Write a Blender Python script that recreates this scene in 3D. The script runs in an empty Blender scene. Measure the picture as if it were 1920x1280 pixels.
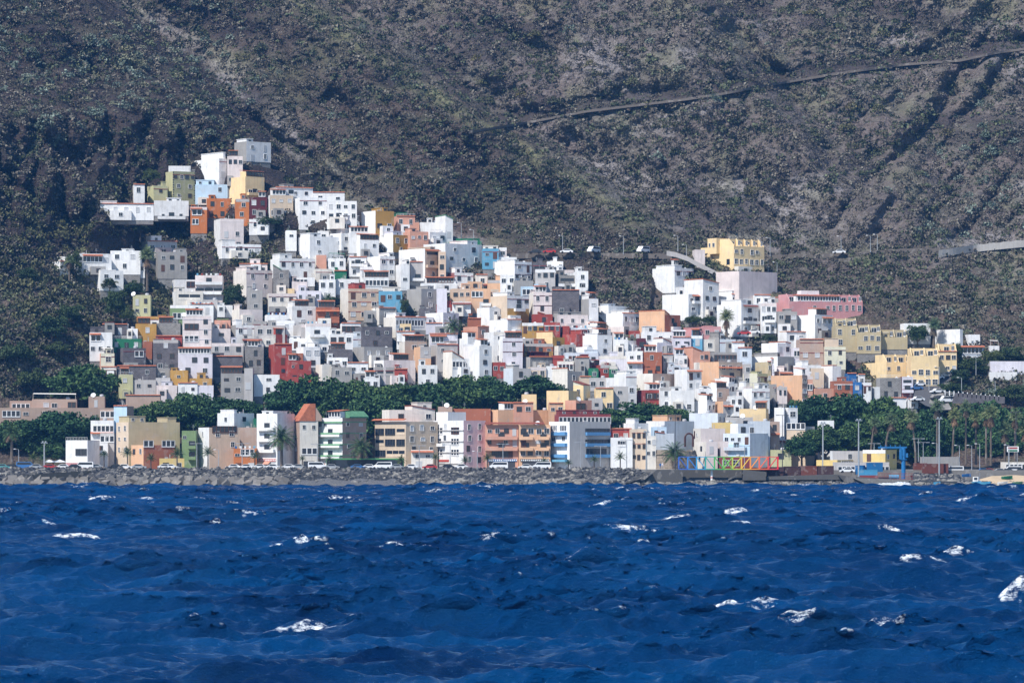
import bpy, math, random
import numpy as np
from mathutils import Vector, Matrix
random.seed(7); R = math.radians; PI = math.pi
S = bpy.context.scene; C = S.collection
# ---------------------------------------------------------------- camera
F = 7000.0; HZ = 843.0; CAMZ = 10.0          # focal length in photo pixels, horizon row, eye height on deck
cam = bpy.data.cameras.new('camera'); co = bpy.data.objects.new('camera', cam); C.objects.link(co)
co.location = (0, 0, CAMZ); co.rotation_euler = (R(90), 0, 0)
cam.sensor_width = 36; cam.lens = 36 * F / 1920; cam.shift_y = (HZ - 640) / 1920
cam.clip_start = 1; cam.clip_end = 9000
S.camera = co
# ---------------------------------------------------------------- sky, sun, exposure
SUN_AZ, SUN_EL = 41.0, 50.0                  # degrees to the left of the camera's back, height
W_ = bpy.data.worlds.new('World'); S.world = W_; W_.use_nodes = True
nt = W_.node_tree; bg = nt.nodes['Background']
sky = nt.nodes.new('ShaderNodeTexSky'); sky.sky_type = 'NISHITA'; sky.sun_disc = False
sd = Vector((-math.sin(R(SUN_AZ)) * math.cos(R(SUN_EL)), -math.cos(R(SUN_AZ)) * math.cos(R(SUN_EL)), math.sin(R(SUN_EL))))
sky.sun_elevation = R(SUN_EL); sky.sun_rotation = math.atan2(sd.x, sd.y)
sky.air_density = 1.3; sky.dust_density = 0.1; sky.ozone_density = 7.0
nt.links.new(sky.outputs[0], bg.inputs[0]); bg.inputs[1].default_value = 0.12
sl = bpy.data.lights.new('sun', 'SUN'); sl.energy = 5.0; sl.angle = R(0.5); sl.color = (1.0, 0.95, 0.88)
so = bpy.data.objects.new('sun', sl); C.objects.link(so); so.rotation_euler = (-sd).to_track_quat('-Z', 'Y').to_euler()
S.view_settings.view_transform = 'Standard'; S.view_settings.look = 'None'
S.view_settings.exposure = 0.4; S.view_settings.gamma = 1.0
S.render.engine = 'CYCLES'
# ---------------------------------------------------------------- helpers
def P(px, py, Y):                            # survey point: sight line through a photo pixel at distance Y
    return Vector(((px - 960) * Y / F, Y, CAMZ + (HZ - py) * Y / F))
def lin(c):
    return tuple(((x / 255) / 12.92 if x / 255 < .04045 else ((x / 255 + .055) / 1.055) ** 2.4) for x in c)
_h = {}
def lattice(seed):
    if seed not in _h: _h[seed] = np.random.RandomState(seed).rand(256, 256)
    return _h[seed]
def vnoise(x, y, seed=0):
    g = lattice(seed); xi = np.floor(x).astype(int); yi = np.floor(y).astype(int)
    fx = x - xi; fy = y - yi; fx = fx * fx * (3 - 2 * fx); fy = fy * fy * (3 - 2 * fy)
    a = g[xi & 255, yi & 255]; b = g[(xi + 1) & 255, yi & 255]; c = g[xi & 255, (yi + 1) & 255]; d = g[(xi + 1) & 255, (yi + 1) & 255]
    return (a + (b - a) * fx) * (1 - fy) + (c + (d - c) * fx) * fy
def fbm(x, y, seed=0, o=4, g=.5):
    s = 0; a = 1; n = 0
    for i in range(o):
        s = s + a * (vnoise(x * 2 ** i, y * 2 ** i, seed + i) - .5) * 2; n += a; a *= g
    return s / n
def sstep(a, b, x):
    t = np.clip((x - a) / (b - a), 0, 1); return t * t * (3 - 2 * t)
def tagp(o, label=None, cat=None, group=None, kind=None):
    if label: o['label'] = label
    if cat: o['category'] = cat
    if group: o['group'] = group
    if kind: o['kind'] = kind
    return o
def link(o, parent=None):
    C.objects.link(o)
    if parent: o.parent = parent
    return o
def empty(name, loc, rz=0, **k):
    o = bpy.data.objects.new(name, None); o.empty_display_size = .5; C.objects.link(o)
    o.location = loc; o.rotation_euler = (0, 0, rz); return tagp(o, **k)
def npmesh(name, V, Fc, mats, smooth=False, mi=None):
    me = bpy.data.meshes.new(name); V = np.asarray(V, np.float32); Fc = np.asarray(Fc, np.int32)
    n, k = Fc.shape
    me.vertices.add(len(V)); me.vertices.foreach_set('co', V.ravel())
    me.loops.add(n * k); me.loops.foreach_set('vertex_index', Fc.ravel())
    me.polygons.add(n); me.polygons.foreach_set('loop_start', np.arange(0, n * k, k, dtype=np.int32))
    me.polygons.foreach_set('loop_total', np.full(n, k, np.int32))
    for m in mats: me.materials.append(m)
    if mi is not None: me.polygons.foreach_set('material_index', np.asarray(mi, np.int32))
    me.polygons.foreach_set('use_smooth', np.full(n, smooth, bool))
    me.update(calc_edges=True); me.validate(); return me
def grid_faces(nr, nc):
    i = np.arange(nr - 1)[:, None] * nc + np.arange(nc - 1)[None, :]
    return np.stack([i, i + 1, i + nc + 1, i + nc], -1).reshape(-1, 4)
class MB:                                    # collects shapes into ONE mesh
    def __init__(s): s.v = []; s.f = []; s.m = []
    def add(s, vs, fs, m=0):
        b = len(s.v); s.v += [tuple(v) for v in vs]; s.f += [tuple(b + i for i in f) for f in fs]; s.m += [m] * len(fs); return s
    def box(s, x0, x1, y0, y1, z0, z1, m=0, M=None):
        v = [Vector((x, y, z)) for z in (z0, z1) for x, y in ((x0, y0), (x1, y0), (x1, y1), (x0, y1))]
        if M is not None: v = [M @ p for p in v]
        return s.add(v, [(0, 3, 2, 1), (4, 5, 6, 7), (0, 1, 5, 4), (1, 2, 6, 5), (2, 3, 7, 6), (3, 0, 4, 7)], m)
    def prism(s, pts, y0, y1, m=0):          # outline in x,z pushed along y
        n = len(pts); v = [(x, y0, z) for x, z in pts] + [(x, y1, z) for x, z in pts]
        fs = [tuple(range(n)), tuple(range(2 * n - 1, n - 1, -1))] + [(i, i + n, (i + 1) % n + n, (i + 1) % n) for i in range(n)]
        return s.add(v, fs, m)
    def prismx(s, pts, x0, x1, m=0):         # outline in y,z pushed along x
        n = len(pts); v = [(x0, y, z) for y, z in pts] + [(x1, y, z) for y, z in pts]
        fs = [tuple(range(n - 1, -1, -1)), tuple(range(n, 2 * n))] + [(i, (i + 1) % n, (i + 1) % n + n, i + n) for i in range(n)]
        return s.add(v, fs, m)
    def tube(s, p0, p1, r0, r1=None, n=8, m=0, cap=True):
        r1 = r0 if r1 is None else r1; p0 = Vector(p0); p1 = Vector(p1); d = (p1 - p0).normalized()
        a = d.orthogonal().normalized(); b = d.cross(a)
        v = [p + (a * math.cos(t) + b * math.sin(t)) * r for p, r in ((p0, r0), (p1, r1)) for t in [2 * PI * i / n for i in range(n)]]
        fs = [(i, (i + 1) % n, (i + 1) % n + n, i + n) for i in range(n)]
        if cap: fs += [tuple(range(n - 1, -1, -1)), tuple(range(n, 2 * n))]
        return s.add(v, fs, m)
    def mesh(s, name, mats):
        me = bpy.data.meshes.new(name); me.from_pydata(s.v, [], s.f)
        for m in mats: me.materials.append(m)
        if len(mats) > 1: me.polygons.foreach_set('material_index', s.m)
        me.update(); return me
    def obj(s, name, mats, parent=None, loc=None):
        if not isinstance(mats, (list, tuple)): mats = [mats]
        o = bpy.data.objects.new(name, s.mesh(name, mats)); link(o, parent)
        if loc is not None: o.location = loc
        return o
# ---------------------------------------------------------------- materials
def mat(name, col, rough=.8, spec=.3, metal=0.0):
    m = bpy.data.materials.new(name); m.use_nodes = True; b = m.node_tree.nodes['Principled BSDF']
    b.inputs['Base Color'].default_value = (*col, 1); b.inputs['Roughness'].default_value = rough
    b.inputs['Specular IOR Level'].default_value = spec; b.inputs['Metallic'].default_value = metal; return m
def nodes(m): return m.node_tree, m.node_tree.nodes, m.node_tree.links, m.node_tree.nodes['Principled BSDF']
def noise_node(t, scale, detail=4, rough=.6, vec=None, dim='3D'):
    n = t.nodes.new('ShaderNodeTexNoise'); n.inputs['Scale'].default_value = scale; n.inputs['Detail'].default_value = detail
    n.inputs['Roughness'].default_value = rough
    if vec is not None: t.links.new(vec, n.inputs['Vector'])
    return n
def ramp(t, fac, stops, interp='LINEAR'):
    r = t.nodes.new('ShaderNodeValToRGB'); r.color_ramp.interpolation = interp; cr = r.color_ramp
    while len(cr.elements) < len(stops): cr.elements.new(.5)
    for e, (p, c) in zip(cr.elements, stops):
        e.position = p; e.color = (*c, 1) if len(c) == 3 else c
    t.links.new(fac, r.inputs[0]); return r.outputs[0]
def mix(t, fac, a, b, mode='MIX'):
    n = t.nodes.new('ShaderNodeMix'); n.data_type = 'RGBA'; n.blend_type = mode
    for s_, v in ((n.inputs[0], fac), (n.inputs[6], a), (n.inputs[7], b)):
        if isinstance(v, (int, float)): s_.default_value = v
        elif isinstance(v, tuple): s_.default_value = (*v, 1)
        else: t.links.new(v, s_)
    return n.outputs[2]
def pos(t, scale=(1, 1, 1), obj=False):
    m = t.nodes.new('ShaderNodeMapping'); m.inputs['Scale'].default_value = scale
    if obj: t.links.new(t.nodes.new('ShaderNodeTexCoord').outputs['Object'], m.inputs[0])
    else: t.links.new(t.nodes.new('ShaderNodeNewGeometry').outputs['Position'], m.inputs[0])
    return m.outputs[0]
def bump(t, h, strength, dist, b):
    n = t.nodes.new('ShaderNodeBump'); n.inputs['Strength'].default_value = strength; n.inputs['Distance'].default_value = dist
    t.links.new(h, n.inputs['Height']); t.links.new(n.outputs[0], b.inputs['Normal'])
def plaster(name, col, dirt=.35):            # painted render: patchy, rain streaks of the wall's own grime
    m = mat(name, col, .85, .2); t, N, L, b = nodes(m)
    a = noise_node(t, .35, 5, .65, pos(t)); st = noise_node(t, 1.0, 4, .6, pos(t, (1.6, 1.6, .12)))
    c1 = ramp(t, a.outputs[0], [(.3, tuple(x * .86 for x in col)), (.6, col), (.8, tuple(min(1, x * 1.06) for x in col))])
    pn = noise_node(t, .55, 2, .5, pos(t, (1, 1, .8))); c1 = mix(t, ramp(t, pn.outputs[0], [(.60, (0, 0, 0)), (.615, (.22, .22, .22))]), c1, (.42, .40, .38))
    dirtc = tuple(x * .55 + .03 for x in col)
    f = ramp(t, st.outputs[0], [(.48, (0, 0, 0)), (.72, (dirt, dirt, dirt))])
    oi_ = N.new('ShaderNodeObjectInfo'); c2_ = mix(t, 1.0, mix(t, f, c1, dirtc), ramp(t, oi_.outputs['Random'], [(0, (.88, .875, .865)), (.5, (.98, .975, .965)), (1, (1.05, 1.045, 1.035))]), 'MULTIPLY')
    L.new(c2_, b.inputs['Base Color'])
    g = noise_node(t, 3, 3, .6, pos(t)); bump(t, g.outputs[0], .25, .1, b); return m
def blockwork(name, col, sc=1.0):            # bare concrete blocks
    m = mat(name, col, .95, .1); t, N, L, b = nodes(m)
    br = N.new('ShaderNodeTexBrick'); br.inputs['Scale'].default_value = 1.0
    br.inputs['Brick Width'].default_value = .8 * sc; br.inputs['Row Height'].default_value = .4 * sc; br.inputs['Mortar Size'].default_value = .04
    br.inputs['Color1'].default_value = (*col, 1); br.inputs['Color2'].default_value = (*[x * .72 for x in col], 1); br.inputs['Mortar'].default_value = (*[x * 1.25 for x in col], 1)
    tc = N.new('ShaderNodeTexCoord'); sp = N.new('ShaderNodeSeparateXYZ'); cb = N.new('ShaderNodeCombineXYZ'); ad = N.new('ShaderNodeMath'); ad.operation = 'ADD'
    L.new(tc.outputs['Object'], sp.inputs[0]); L.new(sp.outputs[0], ad.inputs[0]); L.new(sp.outputs[1], ad.inputs[1]); L.new(ad.outputs[0], cb.inputs[0]); L.new(sp.outputs[2], cb.inputs[1])
    L.new(cb.outputs[0], br.inputs['Vector'])
    a = noise_node(t, .5, 5, .65, pos(t))
    L.new(mix(t, .8, br.outputs['Color'], ramp(t, a.outputs[0], [(.3, (.55, .55, .55)), (.7, (1, 1, 1))]), 'MULTIPLY'), b.inputs['Base Color']); return m
PAL = dict(W=(.77, .77, .77), w=(.72, .68, .62), c=(.62, .50, .38), y=(.66, .50, .20), Y=(.76, .58, .33), o=(.50, .17, .055), k=(.45, .26, .07),
           r=(.33, .065, .05), m=(.10, .022, .028), p=(.55, .27, .27), q=(.70, .62, .60), l=(.64, .62, .68), b=(.14, .36, .52), B=(.03, .13, .34),
           e=(.46, .44, .43), t=(.42, .31, .25), s=(.60, .32, .23), n=(.025, .16, .085), N=(.19, .27, .13), v=(.47, .46, .27), z=(.50, .66, .80), x=(.36, .13, .075),
           a=(.58, .44, .33), h=(.66, .64, .50), S=(.48, .40, .25), M=(.22, .05, .05), i=(.55, .60, .66), j=(.68, .42, .26), J=(.74, .50, .50), u=(.29, .30, .18))
MT = {k: plaster('paint_' + k, v, .5 if k in 'Wwliqe' else .35) for k, v in PAL.items()}
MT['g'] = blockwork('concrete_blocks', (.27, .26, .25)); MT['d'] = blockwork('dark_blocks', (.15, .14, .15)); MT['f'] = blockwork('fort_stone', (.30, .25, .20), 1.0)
MT['G'] = plaster('bare_render', (.33, .32, .31), .5)
M_glass = mat('glass', (.02, .028, .04), .12, .6); M_frame = mat('white_frame', (.72, .72, .72), .5); M_fbrown = mat('brown_frame', (.10, .05, .035), .5)
M_shut = mat('shutter', (.45, .46, .47), .6); M_red = plaster('red_paint', (.45, .07, .05)); M_dark = mat('dark_metal', (.05, .05, .055), .5, .5)
M_galv = mat('galvanised', (.45, .46, .47), .4, .5, .6); M_conc = plaster('concrete', (.20, .19, .18), .5); M_white = mat('white_metal', (.75, .75, .75), .4)
def tilemat(name, col):
    m = mat(name, col, .85, .2); t, N, L, b = nodes(m)
    wv = N.new('ShaderNodeTexWave'); wv.inputs['Scale'].default_value = 1.3; wv.inputs['Distortion'].default_value = .6
    L.new(pos(t, (1, 1, 0), True), wv.inputs['Vector']); a = noise_node(t, 1.2, 4, .7, pos(t))
    c = ramp(t, a.outputs[0], [(.25, tuple(x * .6 for x in col)), (.6, col), (.8, tuple(x * 1.2 for x in col))])
    L.new(mix(t, .35, c, ramp(t, wv.outputs[0], [(0, (.3, .3, .3)), (.5, (1, 1, 1))]), 'MULTIPLY'), b.inputs['Base Color'])
    bump(t, wv.outputs[0], .5, .1, b); return m
M_tile = tilemat('roof_tiles', (.50, .17, .09)); M_tile2 = tilemat('dark_roof_tiles', (.27, .08, .055)); M_green = tilemat('green_tiles', (.13, .30, .17)); MT['E'] = plaster('pale_green_band', (.17, .36, .20))
# ---------------------------------------------------------------- land: distance of the hillside along each sight line
_v = [-400, -220, 0, 100, 200, 300, 400, 500, 600, 740, 800, 870, 879, 884]
_d = [1420, 1360, 1296, 1270, 1244, 1219, 1195, 1171, 1142, 1098, 1080, 1052, 1045, 1040]
def line(pts, v):
    return np.interp(v, [p[1] for p in pts], [p[0] for p in pts])
R1 = [(40, -220), (225, 0), (300, 70), (395, 130), (450, 200), (515, 270), (580, 330), (660, 385), (840, 450)]
R2 = [(330, -220), (545, 0), (650, 70), (760, 150), (905, 240), (990, 290), (1150, 385), (1255, 455), (1500, 600)]
R3 = [(1150, -220), (1330, 0), (1345, 60), (1400, 150), (1500, 235), (1560, 330), (1700, 480)]
TR = [(880, 246), (940, 236), (1000, 226), (1100, 207), (1200, 195), (1290, 184), (1350, 175), (1430, 160), (1500, 148), (1600, 132), (1700, 119), (1800, 112), (1870, 97), (2000, 80)]
def townlow(u, v):                             # streets and foundations are cut into the slope
    top = np.interp(u, [-100, 88, 180, 250, 300, 500, 640, 850, 1040, 1095, 1122, 1212, 1228, 1300, 1460, 1620, 1800, 1950], [900, 470, 462, 440, 330, 330, 400, 440, 486, 500, 592, 592, 505, 540, 560, 600, 640, 900])
    return sstep(0, 25, v - top) * sstep(150, 175, u) * sstep(1800, 1760, u)
def depth(u, v, rough=True):
    u = np.asarray(u, float); v = np.asarray(v, float)
    D = np.interp(v, _v, _d)
    hill = sstep(600, 420, v)
    D = D - 34 * sstep(330, -40, u) * sstep(790, 600, v)
    # left cliff stands steep, its face turned to the right
    cl = sstep(470, 330, u + (v - 350) * .25) * sstep(560, 440, v) * sstep(120, 250, v)
    Dc = 1133 + (480 - v) * .13 + np.clip(u, -120, 450) * .16
    D = D * (1 - cl) + Dc * cl
    shade_wall = sstep(20, 200, v) * sstep(-50, -160, u + 60 * fbm(v / 60, v * 0 + 3, 77, 3)) * sstep(400, 320, v)  # unseen wall left of the view, shaped to shade the cliff
    D = D * (1 - shade_wall) + (1106 + .13 * (600 - v)) * shade_wall
    x1 = line(R1, v); s1 = u - x1 + 14 * fbm(u / 60, v / 45, 41, 3)
    D = D + hill * (34 * sstep(-95, 6, s1) * np.exp(-np.maximum(s1 - 20, 0) / 300.) - 9 * np.exp(-((s1 + 130) / 90.) ** 2)) * sstep(500, 380, v)
    x2 = line(R2, v); s2 = u - x2 + 22 * fbm(u / 70, v / 50, 43, 3)
    D = D + hill * (24 * sstep(8, 95, s2) * np.exp(-np.maximum(s2 - 95, 0) / 260.) - 12 * np.exp(-((s2 + 40) / 120.) ** 2))
    x3 = line(R3, v); s3 = u - x3 + 26 * fbm(u / 70, v / 50, 45, 3)
    D = D + hill * (26 * sstep(-20, 60, s3) * np.exp(-np.maximum(s3 - 60, 0) / 300.) - 12 * np.exp(-((s3 + 60) / 100.) ** 2)) * sstep(420, 280, v)
    for k_, (xa, xb, A_, w_) in enumerate(((1560, 1730, 10, 80), (60, 210, 9, 60), (1800, 1960, 7, 60), (700, 1010, 8, 60))):
        s4 = u - (xa + (xb - xa) * v / 400.) + 24 * fbm(u / 60, v / 50, 47 + k_ * 3, 3); D = D + hill * A_ * sstep(0, w_, s4) * np.exp(-np.maximum(s4 - w_, 0) / 160.) * sstep(-60, 20, v + 0 * u) 
    D = D - hill * 12 * sstep(1750, 2100, u)
    # the cut above the mountain track
    tv = np.interp(u, [p[0] for p in TR], [p[1] for p in TR])
    on = sstep(870, 960, u)
    D = D + on * 5.5 * sstep(22, 2, v - tv) * sstep(-46, -8, v - tv)
    if rough:
        m = (hill + .10) * (1 - .85 * townlow(u, v + 34)) * (1 - .85 * np.exp(-((v - 474) / 16.) ** 2) * sstep(860, 930, u)) * (1 - .8 * on * np.exp(-((v - tv) / 11.) ** 2))
        rgt = sstep(1480, 1640, u)                    # gullies run down to the right, beyond the valley to the left
        D = D + m * (8 * fbm(u / 230, v / 190, 3, 2) + 8.5 * (1 - 2 * np.abs((1 - rgt) * fbm((u - .9 * v) / 85, (u + v) / 300, 11, 3) + rgt * fbm((u + .8 * v) / 85, (v - u) / 300, 12, 3))) * sstep(560, 430, v))
        D = D + m * (1.9 * fbm(u / 30, v / 26, 21, 3) + 1.3 * fbm(u / 11, v / 8, 27, 3))
        rk = sstep(450, 400, v) * sstep(200, 260, v) * sstep(430, 300, u)
        D = D + rk * 12 * (1 - 2 * np.abs(fbm(u / 46, v / 120, 61, 3)))
    return D
def ground(px, py):                            # survey point on the hillside
    Y = float(depth(px, py, False)); return P(px, py, Y)
us = np.concatenate([np.arange(-640, -20, 8), np.arange(-20, 1940, 1.8), np.arange(1940, 2560, 8)])
vs = np.concatenate([np.arange(884, 500, -2.0), np.arange(500, -12, -1.7), np.arange(-12, -400, -6)])
U, V_ = np.meshgrid(us, vs); Dp = depth(U, V_)
X = (U - 960) * Dp / F; Z = CAMZ + (HZ - V_) * Dp / F - 3.0 * townlow(U, V_)
Z = np.maximum(Z, 4.4)
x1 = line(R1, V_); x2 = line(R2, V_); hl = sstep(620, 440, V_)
rock = sstep(20, -30, U - x1) * .7 * hl + np.exp(-((U - x1 + 30 - 14 * fbm(U / 40, V_ / 30, 52, 3)) / 22.) ** 2) * 1.1 * sstep(60, 130, V_) * sstep(430, 340, V_)  # dark outcrops; on spur flank and cliff the colour also carries shade
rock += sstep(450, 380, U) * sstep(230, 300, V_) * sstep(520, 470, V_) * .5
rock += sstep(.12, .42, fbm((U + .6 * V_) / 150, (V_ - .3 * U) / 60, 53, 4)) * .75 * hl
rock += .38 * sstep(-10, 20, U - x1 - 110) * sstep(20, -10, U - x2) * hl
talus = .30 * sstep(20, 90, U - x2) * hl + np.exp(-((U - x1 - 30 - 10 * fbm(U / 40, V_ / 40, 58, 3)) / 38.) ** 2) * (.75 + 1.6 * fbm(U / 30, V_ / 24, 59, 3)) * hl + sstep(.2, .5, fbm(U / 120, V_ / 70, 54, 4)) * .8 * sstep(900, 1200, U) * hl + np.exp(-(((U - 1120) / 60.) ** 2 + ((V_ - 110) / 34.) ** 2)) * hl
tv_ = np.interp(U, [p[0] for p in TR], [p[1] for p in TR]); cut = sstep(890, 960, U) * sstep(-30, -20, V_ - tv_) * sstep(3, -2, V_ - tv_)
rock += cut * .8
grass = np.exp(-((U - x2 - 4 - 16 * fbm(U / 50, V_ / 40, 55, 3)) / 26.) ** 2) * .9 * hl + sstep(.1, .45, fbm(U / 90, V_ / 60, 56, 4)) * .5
land_m = mat('volcanic_slope', (.1, .09, .09), .95, .1); t, N, L, b = nodes(land_m)
p1 = pos(t); big = noise_node(t, .018, 4, .6, p1); mid = noise_node(t, .12, 5, .7, p1); fin = noise_node(t, .8, 5, .75, p1); peb = N.new('ShaderNodeTexVoronoi'); peb.inputs['Scale'].default_value = 1.1; L.new(p1, peb.inputs['Vector'])
c = ramp(t, mid.outputs[0], [(.25, (.028, .024, .023)), (.45, (.092, .073, .060)), (.6, (.150, .118, .094)), (.8, (.235, .19, .15))])
c = mix(t, ramp(t, big.outputs[0], [(.42, (0, 0, 0)), (.66, (.7, .7, .7))]), c, ramp(t, fin.outputs[0], [(.3, (.07, .045, .038)), (.6, (.15, .10, .08)), (.75, (.28, .20, .165))]))
c = mix(t, ramp(t, noise_node(t, .05, 5, .7, pos(t, (1, 1, 1.7))).outputs[0], [(.5, (0, 0, 0)), (.62, (.65, .65, .65))]), c, ramp(t, fin.outputs[0], [(.35, (.05, .06, .035)), (.65, (.14, .145, .085))]))
c = mix(t, ramp(t, fin.outputs[0], [(.52, (0, 0, 0)), (.75, (.75, .75, .75))]), c, (.22, .20, .19))
c = mix(t, .75, c, ramp(t, peb.outputs['Distance'], [(0, (1.2, 1.2, 1.2)), (.6, (.55, .55, .55))]), 'MULTIPLY')
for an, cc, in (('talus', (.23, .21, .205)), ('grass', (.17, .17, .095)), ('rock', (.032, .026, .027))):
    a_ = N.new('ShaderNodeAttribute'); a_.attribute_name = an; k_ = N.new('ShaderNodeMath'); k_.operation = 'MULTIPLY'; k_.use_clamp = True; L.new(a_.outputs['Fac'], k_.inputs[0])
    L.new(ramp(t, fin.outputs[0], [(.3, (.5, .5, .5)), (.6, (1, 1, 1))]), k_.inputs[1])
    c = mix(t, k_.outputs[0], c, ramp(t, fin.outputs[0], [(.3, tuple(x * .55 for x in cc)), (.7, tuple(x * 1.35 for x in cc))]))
L.new(c, b.inputs['Base Color']); bump(t, mix(t, .5, fin.outputs[0], peb.outputs['Distance']), 1.0, 1.5, b)
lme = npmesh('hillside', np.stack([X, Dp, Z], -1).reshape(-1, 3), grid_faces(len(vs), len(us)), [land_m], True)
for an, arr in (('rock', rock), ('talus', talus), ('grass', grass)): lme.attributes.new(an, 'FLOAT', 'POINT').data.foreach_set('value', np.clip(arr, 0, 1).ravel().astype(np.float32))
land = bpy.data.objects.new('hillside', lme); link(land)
tagp(land, 'dry volcanic mountain slope behind the town', kind='structure')
# mountain track: a ribbon of beaten earth with its stone wall
def ribbon(name, pts, toward, width, wall, m, label, kind='structure', cat=None):
    mb = MB(); q = []
    P2 = [pts[0]]
    for a, b_ in zip(pts, pts[1:]):
        n = max(2, int(abs(b_[0] - a[0]) / 6))
        P2 += [(a[0] + (b_[0] - a[0]) * i / n, a[1] + (b_[1] - a[1]) * i / n) for i in range(1, n + 1)]
    for i, (x, y) in enumerate(P2):
        Y = float(depth(x, y, False)) - toward; jz = .25 * math.sin(i * 1.7) + .2 * random.random()
        g = P(x, y, Y); q.append([(g.x, g.y, g.z - wall), (g.x, g.y, g.z + jz * .4), (g.x, g.y + .35, g.z + jz * .4), (g.x, g.y + .4, g.z - .35), (g.x, g.y + width, g.z - .3), (g.x, g.y + width, g.z - wall)])
    for a, b_ in zip(q, q[1:]):
        mb.add(a + b_, [(i, i + 6, i + 7, i + 1) for i in range(5)], 0)
    o = mb.obj(name, m); return tagp(o, label, cat, kind=kind)
drystone = plaster('dry_stone', (.13, .112, .098), .5)
ribbon('mountain_track', TR, 2.2, 3, .75, drystone, 'stone walled track climbing across the mountain')
asph = mat('asphalt', (.07, .07, .075), .9)
ribbon('hillside_road', [(930, 476), (1000, 475), (1100, 474), (1180, 475), (1260, 476)], 2.5, 7, 1.6, drystone, 'road cut across the slope above the town')
ribbon('hillside_road', [(1430, 478), (1500, 477), (1600, 474), (1650, 469), (1700, 466), (1780, 465), (1860, 456), (1990, 446)], 2.5, 7, 1.8, drystone, 'road cut across the slope right of the yellow block')
# ---------------------------------------------------------------- scrub on the slope
def clump(n, seed, tall=1.0, leaf=.22):        # a bush as leaf-sized faces through a rounded volume
    r = np.random.RandomState(seed); th = r.rand(n) * 2 * PI; ph = np.arccos(r.rand(n) * 1.15 - .15); rr = (.55 + .45 * r.rand(n) ** .5)
    rr *= 1 + .25 * np.sin(3 * th + seed) * np.sin(2 * ph)
    c_ = np.stack([rr * np.sin(ph) * np.cos(th), rr * np.sin(ph) * np.sin(th), rr * np.cos(ph) * tall], -1)
    d1 = r.randn(n, 3); d1 /= np.linalg.norm(d1, axis=1)[:, None]; d2 = r.randn(n, 3); d2 = np.cross(d1, d2); d2 /= np.linalg.norm(d2, axis=1)[:, None]
    s = leaf * (.6 + .8 * r.rand(n))[:, None]
    V = np.stack([c_ - d1 * s, c_ + d2 * s * .7, c_ + d1 * s, c_ - d2 * s * .7], 1).reshape(-1, 3)
    return V, np.arange(4 * n).reshape(n, 4)
def leafmat(name, c0, c1, c2, sc=.6):
    m = mat(name, c1, .8, .15); t, N, L, b = nodes(m); geo = N.new('ShaderNodeNewGeometry')
    a = noise_node(t, sc, 3, .6, pos(t)); mm = N.new('ShaderNodeMath'); mm.operation = 'MULTIPLY_ADD'; mm.inputs[1].default_value = .45; L.new(geo.outputs['Random Per Island'], mm.inputs[0]); L.new(a.outputs[0], mm.inputs[2])
    oi_ = N.new('ShaderNodeObjectInfo'); L.new(mix(t, 1.0, ramp(t, mm.outputs[0], [(.35, c0), (.75, c1), (1.0, c2)]), ramp(t, oi_.outputs['Random'], [(0, (.7, .82, .9)), (.5, (1, 1, 1)), (1, (1.35, 1.15, .95))]), 'MULTIPLY'), b.inputs['Base Color'])
    return m
lm_scrub = leafmat('dry_scrub', (.05, .042, .032), (.135, .113, .086), (.25, .215, .165), .10)
lm_olive = leafmat('olive_scrub', (.035, .038, .02), (.09, .092, .046), (.18, .18, .09), .12)
lm_spurge = leafmat('pale_spurge', (.08, .095, .065), (.17, .19, .135), (.32, .335, .26), .2)
def scatter(name, N_, seed, m, label, dens, size, tall, nleaf, leaf):
    r = np.random.RandomState(seed); u = r.rand(N_ * 6) * 2120 - 100; v = 840 * r.rand(N_ * 6) - 90
    keep = r.rand(N_ * 6) < dens(u, v) * (1 - townlow(u, v + 26) * (1 - .8 * (townlow(u, v - 8) > .9))); u = u[keep][:N_]; v = v[keep][:N_]
    D = depth(u, v); Pz = np.stack([(u - 960) * D / F, D, CAMZ + (HZ - v) * D / F - 3.0 * townlow(u, v)], -1)
    protos = [clump(nleaf, seed + i, tall, leaf) for i in range(5)]
    Vs = []; Fs = []; off = 0
    s = size * (.5 + r.rand(len(u)) ** 2 * 1.3)
    for i in range(len(u)):
        Vp, Fp = protos[i % 5]; a = r.rand() * 6.28; ca, sa = math.cos(a), math.sin(a)
        q = Vp * s[i]; q = np.stack([q[:, 0] * ca - q[:, 1] * sa, q[:, 0] * sa + q[:, 1] * ca, q[:, 2] + s[i] * .1], -1) + Pz[i]
        Vs.append(q); Fs.append(Fp + off); off += len(q)
    o = bpy.data.objects.new(name, npmesh(name, np.concatenate(Vs), np.concatenate(Fs), [m])); link(o)
    return tagp(o, label, kind='stuff')
n_ = lambda u, v, s: fbm(u / 60, v / 45, s, 3)
scatter('dry_scrub', 25000, 1, lm_scrub, 'grey brown dry scrub covering the mountain', lambda u, v: .5 + .5 * n_(u, v, 5), 1.0, .85, 24, .30)
scatter('olive_scrub', 11500, 2, lm_olive, 'olive green bushes dotted over the mountain', lambda u, v: .25 + .6 * n_(u, v, 6) + .35 * np.exp(-((u - line(R2, v) + 5) / 45.) ** 2) + .4 * sstep(400, 560, v), 1.12, .85, 30, .27)
scatter('pale_spurge', 1300, 3, lm_spurge, 'pale clumps of cactus spurge on the rocky spur', lambda u, v: .02 + .75 * sstep(560, 350, u) * sstep(300, 180, v) * sstep(-.3, .3, n_(u, v, 8)) + .16 * sstep(1650, 1800, u) * sstep(180, 260, v), 1.5, .9, 90, .17)
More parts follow.
